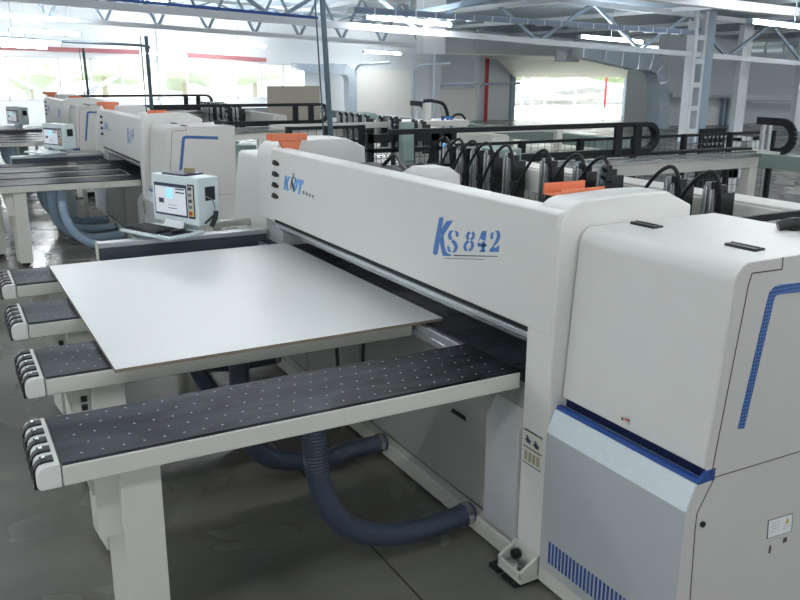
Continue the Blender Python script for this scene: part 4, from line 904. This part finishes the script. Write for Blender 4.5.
for i,(X_,Y_) in enumerate(((-16,27),(-16,35),(-16,43),(-9,20),(-9,28),(-9,36),(-3,20),(-3,30))):  # unseen lamps added to brighten the walls of the right bay
    lamp(X_,Y_,rz(4.6,Y_),'added unseen lamp in the right bay, %s row from the camera, %s lamp'%(['third','second','first'][(X_>-16)+(X_>-9)],ord_[i if i<3 else i-3 if i<6 else i-6]),2.5)
# ---------------- outside
b=MB(); b.box(-90,-34.25,-40,70,-.15,-.02); tag(b.build('yard',GRASS),'pale yard ground outside the windows and the gate','yard'); bpy.data.objects['yard']['kind']='stuff'
import bmesh
def blob(name,c,r,mtl,parent,seed,sub=3,amp=.3):
    bm=bmesh.new(); bmesh.ops.create_icosphere(bm,subdivisions=sub,radius=1); rnd=random.Random(seed)
    ph=[rnd.uniform(0,6) for _ in range(9)]
    for v in bm.verts:
        k=1+amp*(math.sin(v.co.x*4+ph[0])*math.sin(v.co.y*5+ph[1])+.5*math.sin(v.co.z*9+ph[2])*math.sin(v.co.x*8+ph[3]))+rnd.uniform(-.06,.06)
        v.co=Vector((v.co.x*r[0]*k+c[0],v.co.y*r[1]*k+c[1],v.co.z*r[2]*k+c[2]))
    me=bpy.data.meshes.new(name); 
    base=parent.location if parent else Vector((0,0,0))
    for v in bm.verts: v.co-=base
    bm.to_mesh(me); bm.free(); me.materials.append(mtl); o=bpy.data.objects.new(name,me); C.objects.link(o); o.parent=parent; return o
for i,(px,X_,h) in enumerate(((30,-58,4.9),(105,-67,5.4),(185,-60,5),(255,-69,5.4),(515,-58,5.0),(560,-68,5.6),(615,-60,5))):
    q=at(px,90,'x',X_); t=thing('tree',Vector((q.x,q.y,0)),['pale hazy tree outside the first windows on the left','pale hazy tree outside behind the rising brace','pale hazy tree outside the windows right of the white column','pale hazy tree outside left of the particle board','leafy tree top outside at the left of the open gate','leafy tree top outside in the middle of the open gate','leafy tree top outside at the right of the open gate'][i],'tree','trees outside')
    MB().tube([(q.x,q.y,-.02),(q.x+.1,q.y,h*.5)],lambda s:.25-.1*s,8).build('trunk',BARK,t,smooth=True)
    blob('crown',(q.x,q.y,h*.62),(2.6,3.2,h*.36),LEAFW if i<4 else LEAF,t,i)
t=thing('yard_fence',at(560,120,'x',-44)*1,'pale yard fence of slim posts outside the open gate','fence'); t.location.z=0
for px in (522,532,545,575,605,624): q=at(px,100,'x',-44); MB().box(-44.05,-43.95,q.y-.05,q.y+.05,-.02,2.3).build('post',RED if px==605 else SHEET,t)
q0,q1=at(520,100,'x',-44),at(626,100,'x',-44)
for z in (.6,1.5,2.1): MB().box(-44.02,-43.98,q0.y,q1.y,z,z+.05).build('rail',SHEET,t)
q=at(565,120,'x',-50); o=blob('rubble_bank',(-52,q.y,-.1),(3,16,1.75),ROCK,None,5,4,.15); tag(o,'pale rubble bank outside the open gate','bank')
# ================================================================= light
w=bpy.data.worlds.new('sky'); sc.world=w; w.use_nodes=True; nt=w.node_tree; bg=nt.nodes['Background']
sk=nt.nodes.new('ShaderNodeTexSky'); sk.sky_type='HOSEK_WILKIE'; sk.turbidity=8; sk.ground_albedo=.6; sk.sun_direction=(.5,-.5,.7)
mx=nt.nodes.new('ShaderNodeMix'); mx.data_type='RGBA'; mx.inputs['Factor'].default_value=.8; mx.inputs['B'].default_value=(.93,.97,1,1)
nt.links.new(sk.outputs['Color'],mx.inputs['A']); nt.links.new(mx.outputs['Result'],bg.inputs['Color']); bg.inputs['Strength'].default_value=3.2
sl=bpy.data.lights.new('sun','SUN'); so=bpy.data.objects.new('sun',sl); sc.collection.objects.link(so); sl.energy=4; sl.angle=R(3)
so.rotation_euler=Vector((.75,-.1,-.66)).to_track_quat('-Z','Y').to_euler()
vs=sc.view_settings; vs.view_transform='Standard'; vs.look='None'; vs.gamma=1; vs.use_curve_mapping=False; vs.exposure=.3
